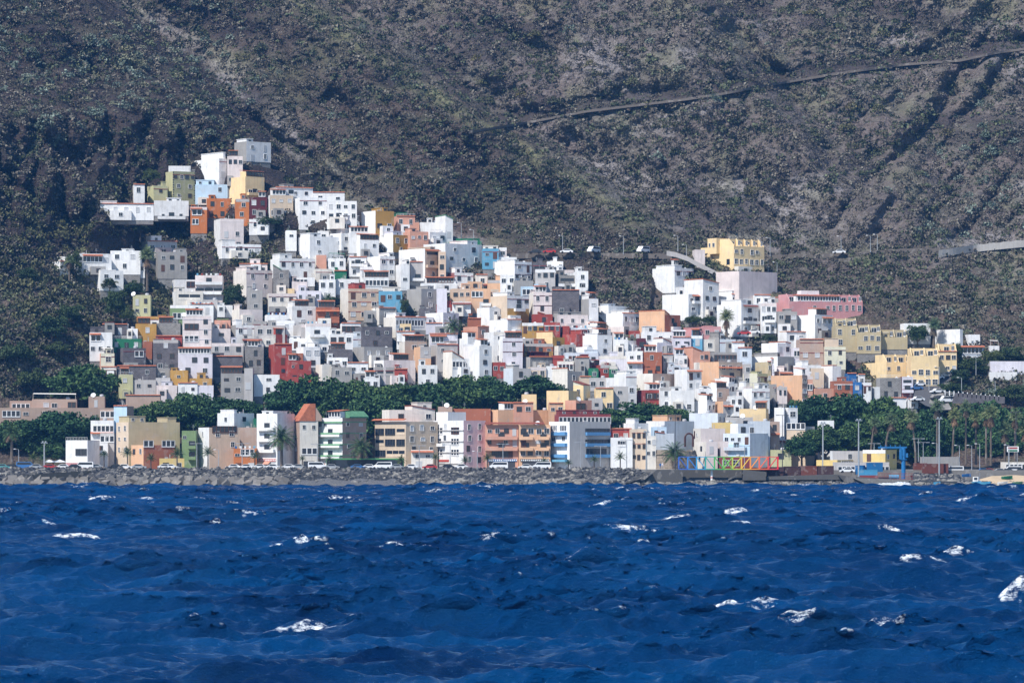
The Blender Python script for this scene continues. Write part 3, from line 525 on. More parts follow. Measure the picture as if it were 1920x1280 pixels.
# ---------------------------------------------------------------- the town: upper rows on the left
def HS(txt):
    for l in txt.strip().split('\n'):
        if not l.strip() or l[0] == '#': continue
        a, spec, label = [q.strip() for q in l.split('|')]
        q = a.split(); kw = {}
        for e in q[6:]:
            k, v_ = e.split('='); kw[k] = float(v_)
        H(float(q[0]), float(q[1]), float(q[2]), float(q[3]), float(q[4]), q[5], spec, label, **kw)
HS('''
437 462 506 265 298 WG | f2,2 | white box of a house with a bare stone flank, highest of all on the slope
313 316 357 311 334 W | f0 | low white garden wall with a blue tarpaulin, left of the big white house
356 411 424 297 345 WW | f0,1,0 K:.55-1h2 | left half of the big white windowless house under the cliff
422 426 455 293 345 q | f3,0 | lilac white right half of the big white house under the cliff
245 251 271 346 376 W | f1 t | small white cottage with red coping beside the round bush, left of the green houses
273 288 313 348 374 vv | f1 s0 | small pale green house tucked beside the tall green one
298 324 364 321 379 uv | f4,2,2 R q | tall house with khaki green front, black quoins and a pale yellow flank
284 289 353 376 400 W ext=2.5 | f0,2 b1:.1-.9 | long low white terrace house below the pale green houses
183 187 287 382 408 W ext=2 | f5c,0 t | long low white shed with five windows at the foot of the cliff
365 366 427 346 380 z | f2,2 K:.0-.6h1.4 b1:.4-.7 | pale blue and white house between the green quoined one and the ochre one
427 460 494 331 376 YY | f0,2 b1:.1-.9 C:.05-.95 K:.6-1h1 | ochre house with a red tiled roof terrace near the top of the town
383 388 444 372 404 o | f3,3 K:.05-.3h1 | wide bright orange house, upper left of the maroon one
436 442 467 373 419 oo | f1,1 | narrow orange wing touching the maroon house
355 357 388 388 433 o | g0:.1-.7 g1:.1-.5 a0:.0-.7 | small orange house on its own, lowest of the orange ones
467 468 501 370 412 m | f2,2 C:.5-.9 | dark maroon house right of the orange ones
466 467 505 411 436 W | g0:.2-.98 | white veranda house directly under the dark maroon house
493 506 549 366 408 cW | f3c,0 g1.3:.05-.95 | cream house with a glazed veranda below, right of the maroon house
505 518 585 351 372 WG | f3 K:.2-.5h1G b0:.3-.5 | low white house with roof clutter at the upper edge of the town
586 587 646 361 382 W | f2,1 P | white upper storey house with a dark line under its parapet, on the slope edge
548 562 612 370 426 WW | f2,3,3 | tall white house with three rows of windows and flower pots, upper town
611 613 669 377 425 W | f4,4,2 b1:.1-.7 | broad white house with two long balconies at the right of the upper terrace
397 413 456 410 460 qW | f0,2,2 | lilac white house with a white flank above the dry gully
405 416 488 457 480 W | f4 b0:.3-.6 | long white bungalow with green shutters above the terraced garden
504 524 589 484 525 W | f4,2 | wide white house left of the green tarpaulin, above the pink one
434 462 509 506 552 qw | f2,2 | broad pinkish house with a cream flank in the middle of the left slope
447 449 501 495 510 q | f3 t | pink roof storey with a terracotta line over the broad pinkish house
509 512 542 506 552 gg | f1,1 N:.0-.5h1.5g | bare concrete block house against the broad pinkish one
532 536 556 432 466 W | f1,0 | slim white house with a green door at the head of the long stairs
556 581 652 443 486 WW | f2,2 K:.0-.3h1 | large white cubic house with a blank sunlit flank below the stairs
593 596 617 433 446 W | f1 | small white roof cube beside the large cubic white house
608 640 673 414 442 WW | g0:.1-.95 Cw:.1-.95 | white house with a pale pergola terrace high on the right of the stairs
617 640 655 437 465 WW | f1,1 | narrow white block under the pergola house
648 655 692 436 470 W | f0 C:.05-.95 | white house with orange tiled glazed roof room, under the pergola house
661 675 710 450 483 WW | f2,0 C:.0-1 | second white house with an orange tiled glazed roof room, nearer the white gable wall
588 592 622 504 524 w | f1 | small untidy house beside the green shed
589 593 612 478 500 sw | f1 | little salmon hut between white walls
613 615 648 484 516 W | f2,0 En | white yard house hung with a big green sheet
625 627 650 508 528 n | f0 | little dark green shed below the green sheet
650 655 687 482 514 W | f2,2 b0 P | white house with green trimmed balcony in the middle of the upper slope
672 676 700 500 524 W | f2 K:.2-.6h1 | small stepped white house under the green trimmed balcony
687 713 740 480 520 WW | f2,2 | white cubic house with a tall sunlit flank between green parapets
681 683 729 520 540 W | g0 C:.0-1 | white house with wide terracotta awning just above the blue house
740 752 768 495 540 WW | f1,1 | slim white house right of the terracotta awning
766 769 798 491 530 e | f1,0 b1:.1-.9 | pale grey recessed house with a small porch beside the brown balconies
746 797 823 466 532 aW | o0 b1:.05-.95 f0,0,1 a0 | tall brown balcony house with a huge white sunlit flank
820 822 836 472 532 a | f1,1,1 | narrow brown strip of a house behind the brown balconies
676 704 738 395 438 kW | f0,2 K:.4-.7h1 | ochre house with a bright white flank at the upper edge of the town
735 744 778 405 437 ss | f2 R K:.0-.6h1n | salmon house with a railed green topped roof beside the ochre one
775 778 786 417 437 s | f0 | thin salmon annex at the right of the salmon house
786 788 822 417 440 W | f0 | low white yard wall house between the salmon house and the green gable
786 806 838 435 460 WW | f2 R | white house with a balustraded roof under the green gable
815 835 849 410 458 WW | f0,1 N:.0-1h1g | tall slim white house with a green gable roof, top right of the upper row
704 737 769 440 468 kW | f2e,1 K:.0-.55h1l | small ochre house with a white flank under the ochre and salmon pair
755 769 803 434 465 ss | f3 K:.0-.4h1 | salmon cottage with three small windows under the salmon house
793 835 903 456 505 WW | f2,3,1 | very long white house left of the bright blue one, with green netting above
840 842 903 452 462 n | f0 | green netted roof shelter above the very long white house
903 905 935 466 500 b | f2,2 K:.0-1h.8w | bright turquoise blue house in the top row of the town
935 936 950 464 484 q | f1 | small pale house at the right of the turquoise one
925 965 997 490 524 WW | f2,3 S2m K:.0-.3h.5 | white house with thin brown lines and a sunlit flank right of the turquoise one
925 927 969 482 496 W | f3 | white roof storey over the house with thin brown lines
997 999 1024 492 507 d | o0 | dark roofed shelter right of the white house with brown lines
1025 1026 1056 490 512 W | f3 | white cottage with three windows at the far right of the top row
1003 1004 1041 505 548 e | f3,1 P | pale grey house with a flat canopy under the dark shelter
1043 1045 1076 506 522 W | f1,0 | white storey behind the deep grey balcony
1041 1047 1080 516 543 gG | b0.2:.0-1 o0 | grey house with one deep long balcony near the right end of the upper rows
1076 1081 1103 508 558 WW | f1,1,1 K:.0-.5h1.2 b1 | narrow tall white house at the right end of the upper rows
1063 1066 1090 550 562 W | f2 | small white annex half hidden under the narrow tall house
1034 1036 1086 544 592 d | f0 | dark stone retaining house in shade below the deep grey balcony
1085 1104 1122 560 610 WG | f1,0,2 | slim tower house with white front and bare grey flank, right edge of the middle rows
''')
# ---------------------------------------------------------------- middle rows
HS('''
128 141 207 475 510 WW | f3,3 g0:.2-.75 a0:.2-.75 | long white villa with an orange tiled strip of glazing, left edge of town
205 207 263 470 510 W | f2,1 | plain white right wing of the long villa beside the bearded palm
92 113 127 490 512 WW | f0 | small white annex at the far left end of the long villa
218 222 271 493 516 W | f4 K:.4-.6h.6 | small stepped white house in front of the villa, beside the bearded palm
174 188 230 507 540 WW | f2,0 K:.0-.7h.1 | little white cube house with a sunlit flank below the long villa
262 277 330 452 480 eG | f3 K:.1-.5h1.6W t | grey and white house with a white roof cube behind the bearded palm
287 296 350 472 518 GG | f3,3 | two storey rough grey rendered house right of the bearded palm
276 279 320 467 478 q | f3 t | low pink roof storey over the rough grey house
320 328 381 524 548 WW | g0:.4-.98 Q | white house with a white tin roof and a wide window band
320 329 380 546 575 wW | o0:.1-.9 | cream ground storey under the white tin roof
364 366 417 516 562 q | b0:.0-1 o1:.0-1 b1:.0-1 L | pinkish house with two long balconies hung with washing
246 249 282 553 598 vv | f2,2 D0.05 | pale yellow narrow house standing alone at the left of the town
252 254 293 607 636 k | f1c | bright amber house left of the grey block wall
252 255 312 593 612 k | g0:.15-.7 K:.7-1h.3 | amber roof storey with a window band over the bright amber house
291 293 338 606 636 g | f0 | blank grey concrete block wall house beside the amber one
313 319 366 572 618 NN | g0.5:.1-.95 P f0,0,1 | green house with a white tin pergola roof
356 358 400 570 600 W | f2,0 L | white house with pink washing behind the lilac tower
378 380 408 562 592 e | f1 | pale small house between the lilac tower and the trees
398 400 436 572 590 W | f1,0 K:.2-.6h.5 | low white house at the right of the pink washing
400 402 432 600 622 s | f1 K:.1-.9h.3N | small pink and green house behind the lilac tower
395 397 432 616 640 q | f1,0 | pale pink house right of the lilac tower
337 343 396 592 668 qW | f1,1,1,2:.6-1 g0.5:.05-.55 g1.7:.05-.55 g2.8:.05-.55 S3l D.02 | tall lilac white apartment tower of four storeys left of the centre
161 168 210 623 672 WW | g0:.05-.5 a0:.0-.5 f0,3 f0c:.6-.9 K:.0-.6h1.5d | white house with a red awning at the far left end of the middle rows
208 210 265 635 656 n | f3 R | long dark green house beside the white one with a red awning
232 234 258 616 636 W | f1 | little white hut above the dark green house
263 265 285 640 668 x | f0 | rust brown blank wall behind the dark green house
190 192 238 608 622 d | f2 K:.0-.5h.6m | dark patchwork shack above the white house with a red awning
181 189 214 662 694 hs | f1e Ew | small pale house with a salmon flank and a white party tent on its roof
189 190 218 688 710 w | g0 | low glazed house under the party tent house
214 231 272 652 692 dd | f1,0 g0:.5-.9 | dark bare concrete house with a white slab edge at the left end
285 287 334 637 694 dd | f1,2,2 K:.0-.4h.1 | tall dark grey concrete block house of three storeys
290 292 341 630 664 r | f2 t | red house mostly hidden behind the tall dark concrete one
218 220 292 686 712 d | f2,0 | long dark block house with two windows above the white low one
290 292 318 690 712 G | f1 | grey render house right of the long dark block house
217 223 249 702 742 vv | f1c,1 R | light green narrow house with a sunlit flank by the round dark tree
248 250 292 712 740 e | f2,2 | shabby pale house right of the light green narrow one
290 292 319 708 738 e | f1,1 | shabby pale annex left of the ochre house
318 319 352 694 730 k | f1,1 | ochre brown house above the tree line on the left
350 352 397 709 728 k | f2 | low ochre wing at the right of the ochre brown house
332 334 398 664 714 l | f3,2 C:.0-.95 D.2 | white house with a long glazed red roof terrace above the ochre one
291 293 332 722 748 q | f1 K:.2-.8h1l | white and pink low house at the tree tops on the left
330 334 370 718 748 W | f2,2 t | white house with two windows and a red edge just above the trees on the left
366 368 400 722 745 l | f0 Q | low white shed above the trees, left of the grey building
393 397 456 643 674 e | f3 K:.6-.8h1.6l D.7 | pale grey long house on a dark wall, with a satellite dish
395 397 454 668 702 d | f0 | dark retaining wall house under the pale grey long one
411 414 458 700 748 G | f2,2,2 C:.0-.9 | grey house with a pink glazed roof terrace, above the trees
456 458 474 690 748 e | f1,1 | slim pale building right of the pink roof terrace
455 461 494 650 695 gg | f1d,2 K:.0-.4h1 | unfinished grey block house with a dark opening, left of the red houses
470 471 494 645 662 q | f0 | small pink wall behind the unfinished grey house
472 476 524 702 738 W | f1e,1 f0c:.6-.95 Q | white low house above the trees with a dark window, left of the red corner house
430 442 476 609 638 WG | f2 | small white house with a grey flank left of the long pale grey front
475 477 534 610 645 e | f3 | long pale grey front with three small windows
452 455 490 634 652 e | f3 a0 | small grey house with little awnings under the long pale front
460 463 492 544 584 GG | f1,1 | grey tower shaped house next to the dark trees
497 504 555 550 588 ww | f3,2 S1m | grey cream house with a brown framed front and a green door
530 533 552 541 554 Y | f0 | little yellow roof hut over the grey cream house
541 548 576 528 550 ql | f1 | small lilac cube above the three window house
553 556 602 545 572 l | f3 | lilac white house with three windows
541 544 590 520 532 W | g0:.1-.7 Q | narrow white band of windows under the wide white house
596 598 629 524 555 W | f2,1 | plain white house with two windows left of the grey beige apartments
628 630 673 523 548 W | f2,0 b1:.2-.5 | white grey house just left and above of the red roof room
635 653 709 541 596 aw | f3,3,3 S3r K:.2-.6h1.6r | grey beige apartment block with red lines and a red roof room
433 449 491 580 604 qw | f2 K:.0-.15h1.5 | long pinkish house with a cream chimney block
494 500 542 590 618 WW | f0,2 K:.1-.9h.7m L | white house with a dark red roof storey
534 548 592 574 606 WW | f2,1 P | broad white house left of the maroon gable balconies
590 592 636 576 612 x | f3,3 b0.6:.0-1 a0.2:-.02-1.02 C:.1-.8 | maroon house with white balconies and an orange tiled gable
547 565 575 608 650 e | f0 | shaded light wall between the white houses
515 518 552 601 625 W | f1 | low white house left of the tall white balcony house
564 574 619 606 655 WW | b0.4:.15-.75 f0,0,2 L | tall white house with a balcony full of plants in the centre left
618 620 662 616 632 w | g0:.0-.45 Q | roof terrace with a dark opening beside the tall white balcony house
636 641 676 606 634 WW | g0:.0-.95 t f0,2 | white house with four dark panes under a red tile line
616 618 662 626 654 W | f3,1 | low white house with a pale awning in the shade of the block building
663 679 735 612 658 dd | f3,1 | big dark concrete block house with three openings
694 711 741 577 604 Gw | f1 t | grey beige block house with a cream flank under the blue house
680 683 715 582 600 G | f1 | small grey house between the beige apartments and the block house
660 662 712 630 654 i | f2 | pale house front under the big dark block house
660 683 735 650 684 GG | f3c D.8 | grey render house with a pale flank and a satellite dish
613 615 661 655 690 d | f0 | dark stone wall house below the white ones
500 515 547 645 704 rr | f1,1,1 | tall dark red house with a sunlit left flank, above the trees
500 517 538 627 648 rG | C:.0-.9 | red and grey roof storey on the tall dark red house
545 547 568 662 692 x | f1 | small red annex behind the dark red houses
531 541 583 676 714 rr | f1,2 f1:.1-.3 C:.0-.35 | lower dark red house with a coloured gallery, above the trees
525 527 560 706 724 r | f1 | red ground storey at the edge of the trees
553 569 600 650 684 WW | f2c,1 | white house right of the dark red houses
540 543 584 634 652 W | f2 K:.0-.5h.5 | small white roofed house above the red ones
472 474 500 602 622 G | f0 | bare grey hut between white roofs
590 604 621 683 710 ww | f0 | cream sunlit blank wall just above the trees
611 613 652 670 692 W | f3 | white house with plants on its roof above the trees
620 622 660 688 712 G | f2 | grey shaded house with dark openings above the trees
648 652 690 680 704 W | f2,0 | white patched balcony house above the trees
660 664 705 700 716 G | f3 | low grey house row at the very edge of the trees
699 720 778 675 716 qW | f1,2 C:.3-.8 | long lilac white house with a glazed roof room, centre
700 703 742 688 716 G | o0:.1-.9 | grey house with a lean-to in front of the long lilac one
736 740 764 692 716 r | f1,0 | dark red wooden shack in the centre above the trees
680 682 712 708 724 W | f2 | low white house with a lattice wall at the edge of the trees
747 759 800 640 674 tw | f1,1 C:.0-.9 | tan house with a pale sunlit flank, centre
773 788 808 650 694 ej | f1,0 U:.5-1j | house half white and half orange, centre
806 820 858 646 692 ee | f2,2 t | shabby pale grey house under the lilac galleries
782 785 820 684 716 W | f2,1 | bright white low house left of the big tree
826 848 890 672 706 Ww | f1,1 g0:.0-.6 N:.0-.5h2 | house with a cream flank and an orange tiled roof corner above the big tree
857 877 894 634 665 WW | C:-.5-.9 | white house with a glazed terrace right of the lilac one
868 899 922 648 712 WW | f1,1,1 | big white tall house with a bright blank flank in the centre
867 869 894 645 668 W | g0 | grey windowed roof storey of the big tall white house
''')
HS('''
708 710 754 546 592 b | f3 K:.15-.95h1.2w | sky blue house with three white windows
762 790 824 541 578 GG | f1,1c | rough grey stone house with a big blank flank, centre of the slope
817 819 838 541 590 l | f0 | pale lilac wall right of the rough stone house
787 790 878 531 544 W | f3 D.2 | low white roof storey above the rough stone and beige houses
785 787 815 578 600 d | f1 | dark stone basement under the rough stone house
843 849 882 541 570 a | f3 | plain beige house with three narrow windows
817 819 847 570 588 r | f2 K:.5-1h.8 | dark red house with a stepped top
797 831 860 586 622 lW | f1,0 | lilac house with a bright white flank below the dark red stepped one
846 848 883 566 588 W | f0,1 a0 | white courtyard house with a dark awning under the beige one
880 884 920 541 582 jj | f1,1 g0:.0-.6 b0.8:.5-1 | yellow orange house with white balconies, centre
862 866 916 531 545 j | g0 a0 | glazed roof storey with an orange tile line over the yellow orange house
839 852 887 511 534 WM | f2 S1r | white house with a dark red flank in the upper centre
912 914 939 525 545 j | f1 | small orange yellow house right of the glazed roof storey
890 893 914 515 532 w | f1 | small stone house with a long stair rail
918 951 992 554 606 Wc | f1d,0 b0.6:.3-.75 f1d:.75-1 U:.46-1k P | tall white fronted house with a large cream flank and an amber ground floor
916 919 935 542 560 c | f0 | top of the cream flank wall beside the roof terrace
934 938 965 515 545 W | f2,1 | white house left of the blue awning
960 963 1000 526 548 Gw | f0 | unfinished wall with torn plaster beside the blue gallery
974 977 1034 537 550 z | g0 | long pale blue glazed storey
992 1000 1035 548 592 qw | f2,1 S2m | lilac white house with two windows under the long pale blue glazing
997 999 1036 589 612 r | f1 N:.3-.6h.5 | deep red house behind the amber and red pair
978 979 1019 605 632 k | f4,0 P | amber house with four oval windows in a row
1018 1020 1050 604 632 r | f3 S1W | brick red house with three windows right of the amber one
1035 1045 1103 590 618 qG | f3 K:.0-.8h.8G | long lilac pink house with three windows
894 918 938 577 606 WW | f1,0 K:.0-.9h.1 | small white house with a sunlit flank right of the orange block
917 952 978 599 636 WW | f0,1 K:.6-1h.4 | white house with a blue striped awning and wide sunlit flank
868 896 916 612 648 ss | f1,1 | bright salmon orange house with a shaded left half, by the palm
876 878 902 597 618 x | f0,0 t | brown orange roof block on the salmon orange house
718 742 799 594 628 Ww | g0:.0-.9 f2:.0-.3 t | white house with a long dark glazed terrace, left of the palm
742 744 771 607 626 Y | f2 | small yellow storey below the long dark glazed terrace
742 744 777 622 650 W | b0:.0-1 | white storey with a pale balcony below the small yellow one
797 799 842 606 622 l | f0 | blue violet wall left of the palm
803 806 858 626 655 lW | g0:.05-.5 a0:.0-.6 f0,2 | lilac house with a red awning and stair, under the palm
834 836 858 622 648 l | f2,1 | lilac upper storey right of the red awning
805 807 860 645 652 r | f0 | thin dark red roof line below the lilac house
907 926 946 622 680 WW | f1,1,1 | tall white tower house with a sunlit left wall, right of the salmon house
925 942 958 636 690 WW | f1,0 K:.0-1h1.2 | white tower house with red roof clutter
941 943 980 634 694 l | f1,1e,1 C:.1-.9 S2m | lilac tower house of three storeys
922 924 948 679 704 r | f2 | small dark red house at the foot of the white towers
944 962 996 690 724 ei | f1 K:.0-.4h.8 | pale blue grey low house above the trees, centre right
976 994 1036 669 696 gG | f1 E:m K:.2-.9h1.4m | grey block house with a dark red roof shelter
980 983 1037 644 668 x | g0:.0-.4 f2:.4-1 U:.6-1k | brown house with ochre ground floor below the amber row
975 977 1006 634 648 e | f2 D.2 | pale small house with a white dish left of the yellow gable
1006 1036 1059 632 664 kY | f1,1 N:-.9-.2h1.6 | yellow house with a steep yellow gable
1055 1081 1110 626 655 rr | f1 | red house with a long slanting shadow on its flank
1053 1056 1068 611 632 r | f0 | red chimney wall of the house with the slanting shadow
1067 1069 1102 614 630 i | f1 L | blue grey stair wall behind the red house
1050 1054 1080 646 662 G | f1 | small grey house right of the ochre ground floor
1079 1101 1122 650 672 WW | f0,1 | low white stepped house in front of the red one
1092 1120 1148 628 672 WW | f1,1,1 K:.0-.4h.5 | white stepped house in the middle of the right cluster
1099 1118 1146 616 634 We | f1 D.6 | pale house with a dish behind the white stepped one
1101 1103 1132 607 620 W | f1 T.6 | small white house with a dark red tank
1121 1168 1201 587 616 WW | f3 | white house with a broad sunlit flank crossed by a shadow, top of the right cluster
1122 1141 1192 573 592 WW | f0 K:.0-.3h.5i | white upper storey over the broad sunlit flank
1141 1170 1180 612 632 Gq | f1 | pale pink house left of the small red one
1177 1180 1200 620 634 r | f2 | small red house with two white framed windows
1140 1166 1195 638 660 WW | f0 E:N K:.4-1h.8v | white house with a lime green roof shelter
1193 1195 1211 634 658 m | f1 | narrow maroon house right of the lime green shelter
1146 1150 1178 636 665 W | f1 L | white washing terrace house in the right cluster
1202 1208 1270 622 648 W | f3,0 K:.0-.4h1.6 | broad white house with a white tower at its left, right cluster
1200 1246 1277 590 636 xj | f1,1 N:-.9-.3h1.2 b0.5:.4-.9 | large orange house with tiled roof at the upper right
1277 1314 1334 620 648 pp | f2 K:-.9-.1h.9 | pink and wine coloured house right of the large orange one
1312 1318 1352 612 646 p | f2,1 K:.1-.6h.1 | wine coloured house left of the palm on the right
1215 1232 1260 642 662 lW | f1 N:.4-1h1.2d | small white house with a red sloping roof line
1258 1262 1296 632 660 l | f2 t Cw:.0-.7 | lilac white house left of the light blue one
1295 1296 1317 629 656 b | f1 P | small light blue house in the right cluster
1312 1318 1348 636 654 w | f1 | pale stone wall house right of the light blue one
1325 1348 1372 632 656 gG | f3,0 | bare block house with three dark windows above the grey glazing
1370 1373 1396 642 664 W | f1 K:.5-.9h.6 | white house right of the bare block house
1346 1350 1380 636 656 i | f1,1 | pale blue white house right of the bare block house
1331 1334 1384 660 684 G | g0:.1-.95 f0,0 | long grey glazed house in the right cluster
1380 1384 1410 652 690 i | f1,1 t | blue green tinted house right of the long grey glazing
1284 1299 1332 658 694 ss | f1 N:-.3-.5h1 f1:.6-1 | brick orange house with a tiled terrace in the right cluster
1241 1243 1262 664 690 e | f2,2 t | pale house right of the brick coloured one
1261 1264 1289 666 690 W | f3,0 Kb:.1-.8h.3B | white house with a small blue roof wall
1223 1225 1242 660 672 r | f0 | bright red parapet wall in the right cluster
1204 1206 1241 660 700 x | f1,2 | brick coloured two storey house in the right cluster
1174 1176 1205 658 702 W | f2,2 a1 | white house with a tile strip and two windows left of the brick coloured one
1183 1185 1206 658 680 W | f1,1 | white stair house with a white flank behind the tile strip
1122 1124 1176 667 692 l | f1 | long low lilac wall house in the right cluster
1057 1060 1122 661 684 i | f3 g0:.2-.6 | pale greenish white house with an awning and plants
1034 1037 1058 666 686 r | f0,1 | small red roofed house at the left of the awning house
1043 1046 1076 677 692 w | g0 | cream veranda house with a row of white panes
1076 1080 1105 670 700 GG | f1 K:.4-1h.8M | grey house with a dark red roof hut
1103 1104 1122 690 712 n | f1 | small dark green house under a red roof
1090 1104 1145 684 696 m | f0 E:M | red and black roof terrace above the small dark green house
1119 1126 1145 684 710 rr | f1 | small brick red house right of the dark green one
1140 1143 1158 686 716 n | f1 | dark green slit of a house left of the tall white stair house
990 995 1024 688 712 c | f2 D.7 | cream house with a large satellite dish above the trees
1020 1023 1044 686 708 W | f0 | small white block right of the cream dish house
1036 1064 1092 696 728 Gw | f1,1 N:-.9-.1h.8 | greyish beige house with terracotta top above the trees
1085 1088 1108 706 728 c | f1 t | narrow cream house with a terracotta edge
1102 1105 1150 708 728 e | f3 | low pale stone row behind the yellow houses
1134 1138 1156 708 732 W | f0,1 | white triangle walled house left of the tall white stair house
1153 1174 1194 700 762 WW | f1,1e,1 K:-.5-1h.7 | tall white house with an outside stair, right centre
1190 1224 1268 700 728 tw | f1,2 | tan brown house with a pale flank and three dark windows
1196 1210 1246 731 762 rM | g0:.0-.8 f2,1 C:.2-.8 | dark red house with a window band, above the tree crowns
1232 1240 1256 728 745 W | f1 | white balcony box right of the dark red house
1255 1258 1302 732 772 WW | f0,2e,1 K:.0-.5h1 | big white house right of the dark red one
1235 1238 1262 726 770 W | f1,1 | tall white wall left of the big white house
1267 1288 1316 692 744 WW | f2,2,2 a0 | white house with dark red awning and big windows, right centre
1250 1254 1292 688 702 i | f0 | long pale green wall in the right cluster
1302 1310 1342 728 752 W | f2 K:.2-.6h.6 | low white house between the tall ones
1303 1326 1342 752 776 WW | f2 C:-1-.6 T.9 | white house with a planted terrace and tank
1314 1348 1394 678 722 cj | f3,3 b0.8:.2-.9 a0.4 R | large cream house with orange tiled awning and laundry roof
1393 1396 1408 682 722 e | f1,1 | narrow grey slot house right of the large cream one
1395 1420 1445 700 730 vh | f4 K:-.7-.0h.5 | khaki house with five small windows
1419 1440 1446 678 722 SS | f1,1 | khaki stair tower with a round shield shaped wall
1444 1448 1452 684 722 l | f1 | slim lilac white strip house
1409 1458 1491 668 696 GW | f0,2 K:.0-.2h1 | house with a broad white flank and a shaded grey front
1446 1462 1486 696 716 qj | g0 a0 | small pink and grey house above the salmon wall
1330 1366 1384 718 745 WW | f3 | white house with blue shutters behind the tan one
1327 1344 1368 728 756 tW | f2e C:.0-.8 | small tan house with white flank
1342 1356 1380 752 778 ej | f1,1 a0.3 | orange beige house with a little balcony
1366 1368 1394 742 775 W | f2,1 | white house with two square windows right of the tan one
1384 1394 1412 724 752 WW | f0 | sunlit white wall left of the three window house
1393 1410 1444 728 770 WW | f3 E:G | white house with three small windows in a row
1443 1450 1456 720 748 G | f1 | slim grey block house left of the salmon building
1455 1458 1476 725 752 q | f2,0 | small pinkish house at the foot of the salmon building
1450 1504 1514 703 755 tj | f1,1,1 o0:.1-.4 | big salmon building with a broad blank wall
1510 1513 1524 705 750 s | g0.5 | glazed bay at the right of the big salmon building
1430 1458 1484 643 678 WW | f2,1 N:.6-1h.3 | bright white house beside the dry gully on the right
1461 1475 1512 622 650 WW | f2 K:.0-.4h.1j | white house with two little orange roof doors
1497 1500 1544 636 684 t | f1,2c S2M K:.4-1h.1 | brown pink house with white shutters
1543 1546 1586 650 688 hc | f2,2 K:.0-.7h2.4c S1m | cream bay windowed house at the edge of the gully
1484 1488 1500 652 680 l | g0 | narrow lilac house with a balcony left of the brown pink one
1491 1503 1540 684 724 WW | o0:.4-.9 f0,2 K:.0-.4h1.2 | white house with a big dark opening, right slope
1514 1517 1545 690 722 c | f1 | beige flank house behind the white one with a dark opening
1541 1561 1578 686 722 WW | K:.0-.6h.2s f0 | white house with a long slanting shadow and a rusty roof door
1560 1564 1599 714 750 x | f2,1 S1W K:.3-.7h1 | rust red low house beside the strong blue one
1520 1528 1566 728 752 s | f1 | salmon wall with a bright orange corner in front of the trees
1599 1600 1616 716 752 B | f1c R | narrow strong blue house
1586 1589 1606 700 720 B | f0 t | blue and white roof room behind the narrow strong blue house
1616 1618 1634 717 750 W | f2,0 R | white house right of the narrow strong blue one
1605 1610 1622 702 720 W | f1 | small white stair tower behind the strong blue house
1634 1640 1666 725 746 W | f0 Q | low white wall house at the street corner
1647 1650 1690 708 745 gG | f1,2d R D.8 | grey patchwork block house by the street
1690 1691 1712 706 745 lM | o0:.1-.9 b0.6:.0-1 U:.6-1M | lilac house with a white balcony and a red ground floor at the street corner
1664 1670 1700 746 760 W | f2 t | low white house with red tiles at the street corner
1700 1704 1722 748 760 W | f1 t | small pink and white kiosk house by the junction
# right upper cluster
1225 1265 1302 502 544 WW | f3 K:-.9--.4h.8 | tall white house with a huge blank flank, first of the upper right cluster
1256 1262 1276 498 508 n | f0 | green roof netting on the tall blank flanked white house
1244 1291 1325 551 596 WW | f3,2 b0:.2-.8 X:.15-.45 a0:.2-.9 | white house with a tiled balcony canopy and a blue garage door
1268 1272 1310 538 556 W | f4 | white storey with four windows between the blank flank and the red roof
1285 1318 1349 530 592 WW | f1,2,2 N:.0-1h1 | white house with a steep red roof slope, upper right cluster
1347 1390 1425 570 626 WW | f1,2d,2 b1:.1-.9 a0:.1-.9 a1.9:.8-1 | white house with a wine red balcony and a big blank flank
1340 1373 1412 552 576 WW | g0:.0-.95 t | white upper storey with six dark panes and orange coping
1373 1376 1400 545 556 q | f0 | lilac roof wall over the six dark panes
1412 1415 1445 553 578 W | f2 t | white tower room with a red tiled edge left of the grey house
1424 1427 1456 568 620 W | f3,2,2 b1:.2-.9 X:.3-.7 | white stepped balcony house left of the olive grey one
1455 1458 1495 584 622 G | f3,1 S1G b0.5:.3-.7 | olive grey house with white framed windows
1450 1474 1486 564 590 GG | f1 N:-.6-1h1 | grey gable with orange tiles behind the olive grey house
1495 1528 1564 590 630 WW | f3,2,2 a0.1:.4-1 | white house with a huge sunlit flank right of the olive grey house
1487 1520 1556 572 596 WW | g0:.3-.9 N:-.2-.3h.5 | white roof storey with sloping tiles over the huge sunlit flank
''')
# ---------------------------------------------------------------- rows behind the sea front
_H0 = H
def fins(o, W, dp, h, n, col, x0=0.0):         # set-back top storey with sloping party walls
    st_ = MB().box(x0 + .1, x0 + W - .1, 2.6, min(dp, 9) - .1, h - .6, h + 2.3).obj('set_back_storey', col, o)
    for i in range(n):
        put('window', UW['a'], st_, (x0 + (i + .5) * W / n, 2.58, h + .8), 0, (1.6, 1, 1.5))
        put('railing_panel', gallery_mesh(3), st_, (x0 + (i + .8) * W / n, .5, h + 1.0), 0, (.9, .5, 1.5))
    for i in range(n + 1):
        x = min(max(x0 + i * W / n, x0 + .02), x0 + W - .3)
        MB().prismx([(.01, h - .3), (.01, h + .25), (2.7, h + 2.5), (2.7, h - .3)], x, x + .28).obj('sloping_party_wall', col, o)
k1 = H(1318, 1376, 1436, 461, 512, 'YY', 'f6e,6e s0,3,2', 'large yellow apartment block standing on a pale retaining wall above the town', name='apartment_building', cat='apartment building', dp=16)
k1w, _, hh, _ = DIM[k1['label']]
fins(k1, k1w, 9, hh, 4, MT['Y'])
MB().box(-1.3, 3.2, 6.8, 11.2, hh - 2.2, hh + 2.7).obj('overhanging_wing', MT['Y'], k1)
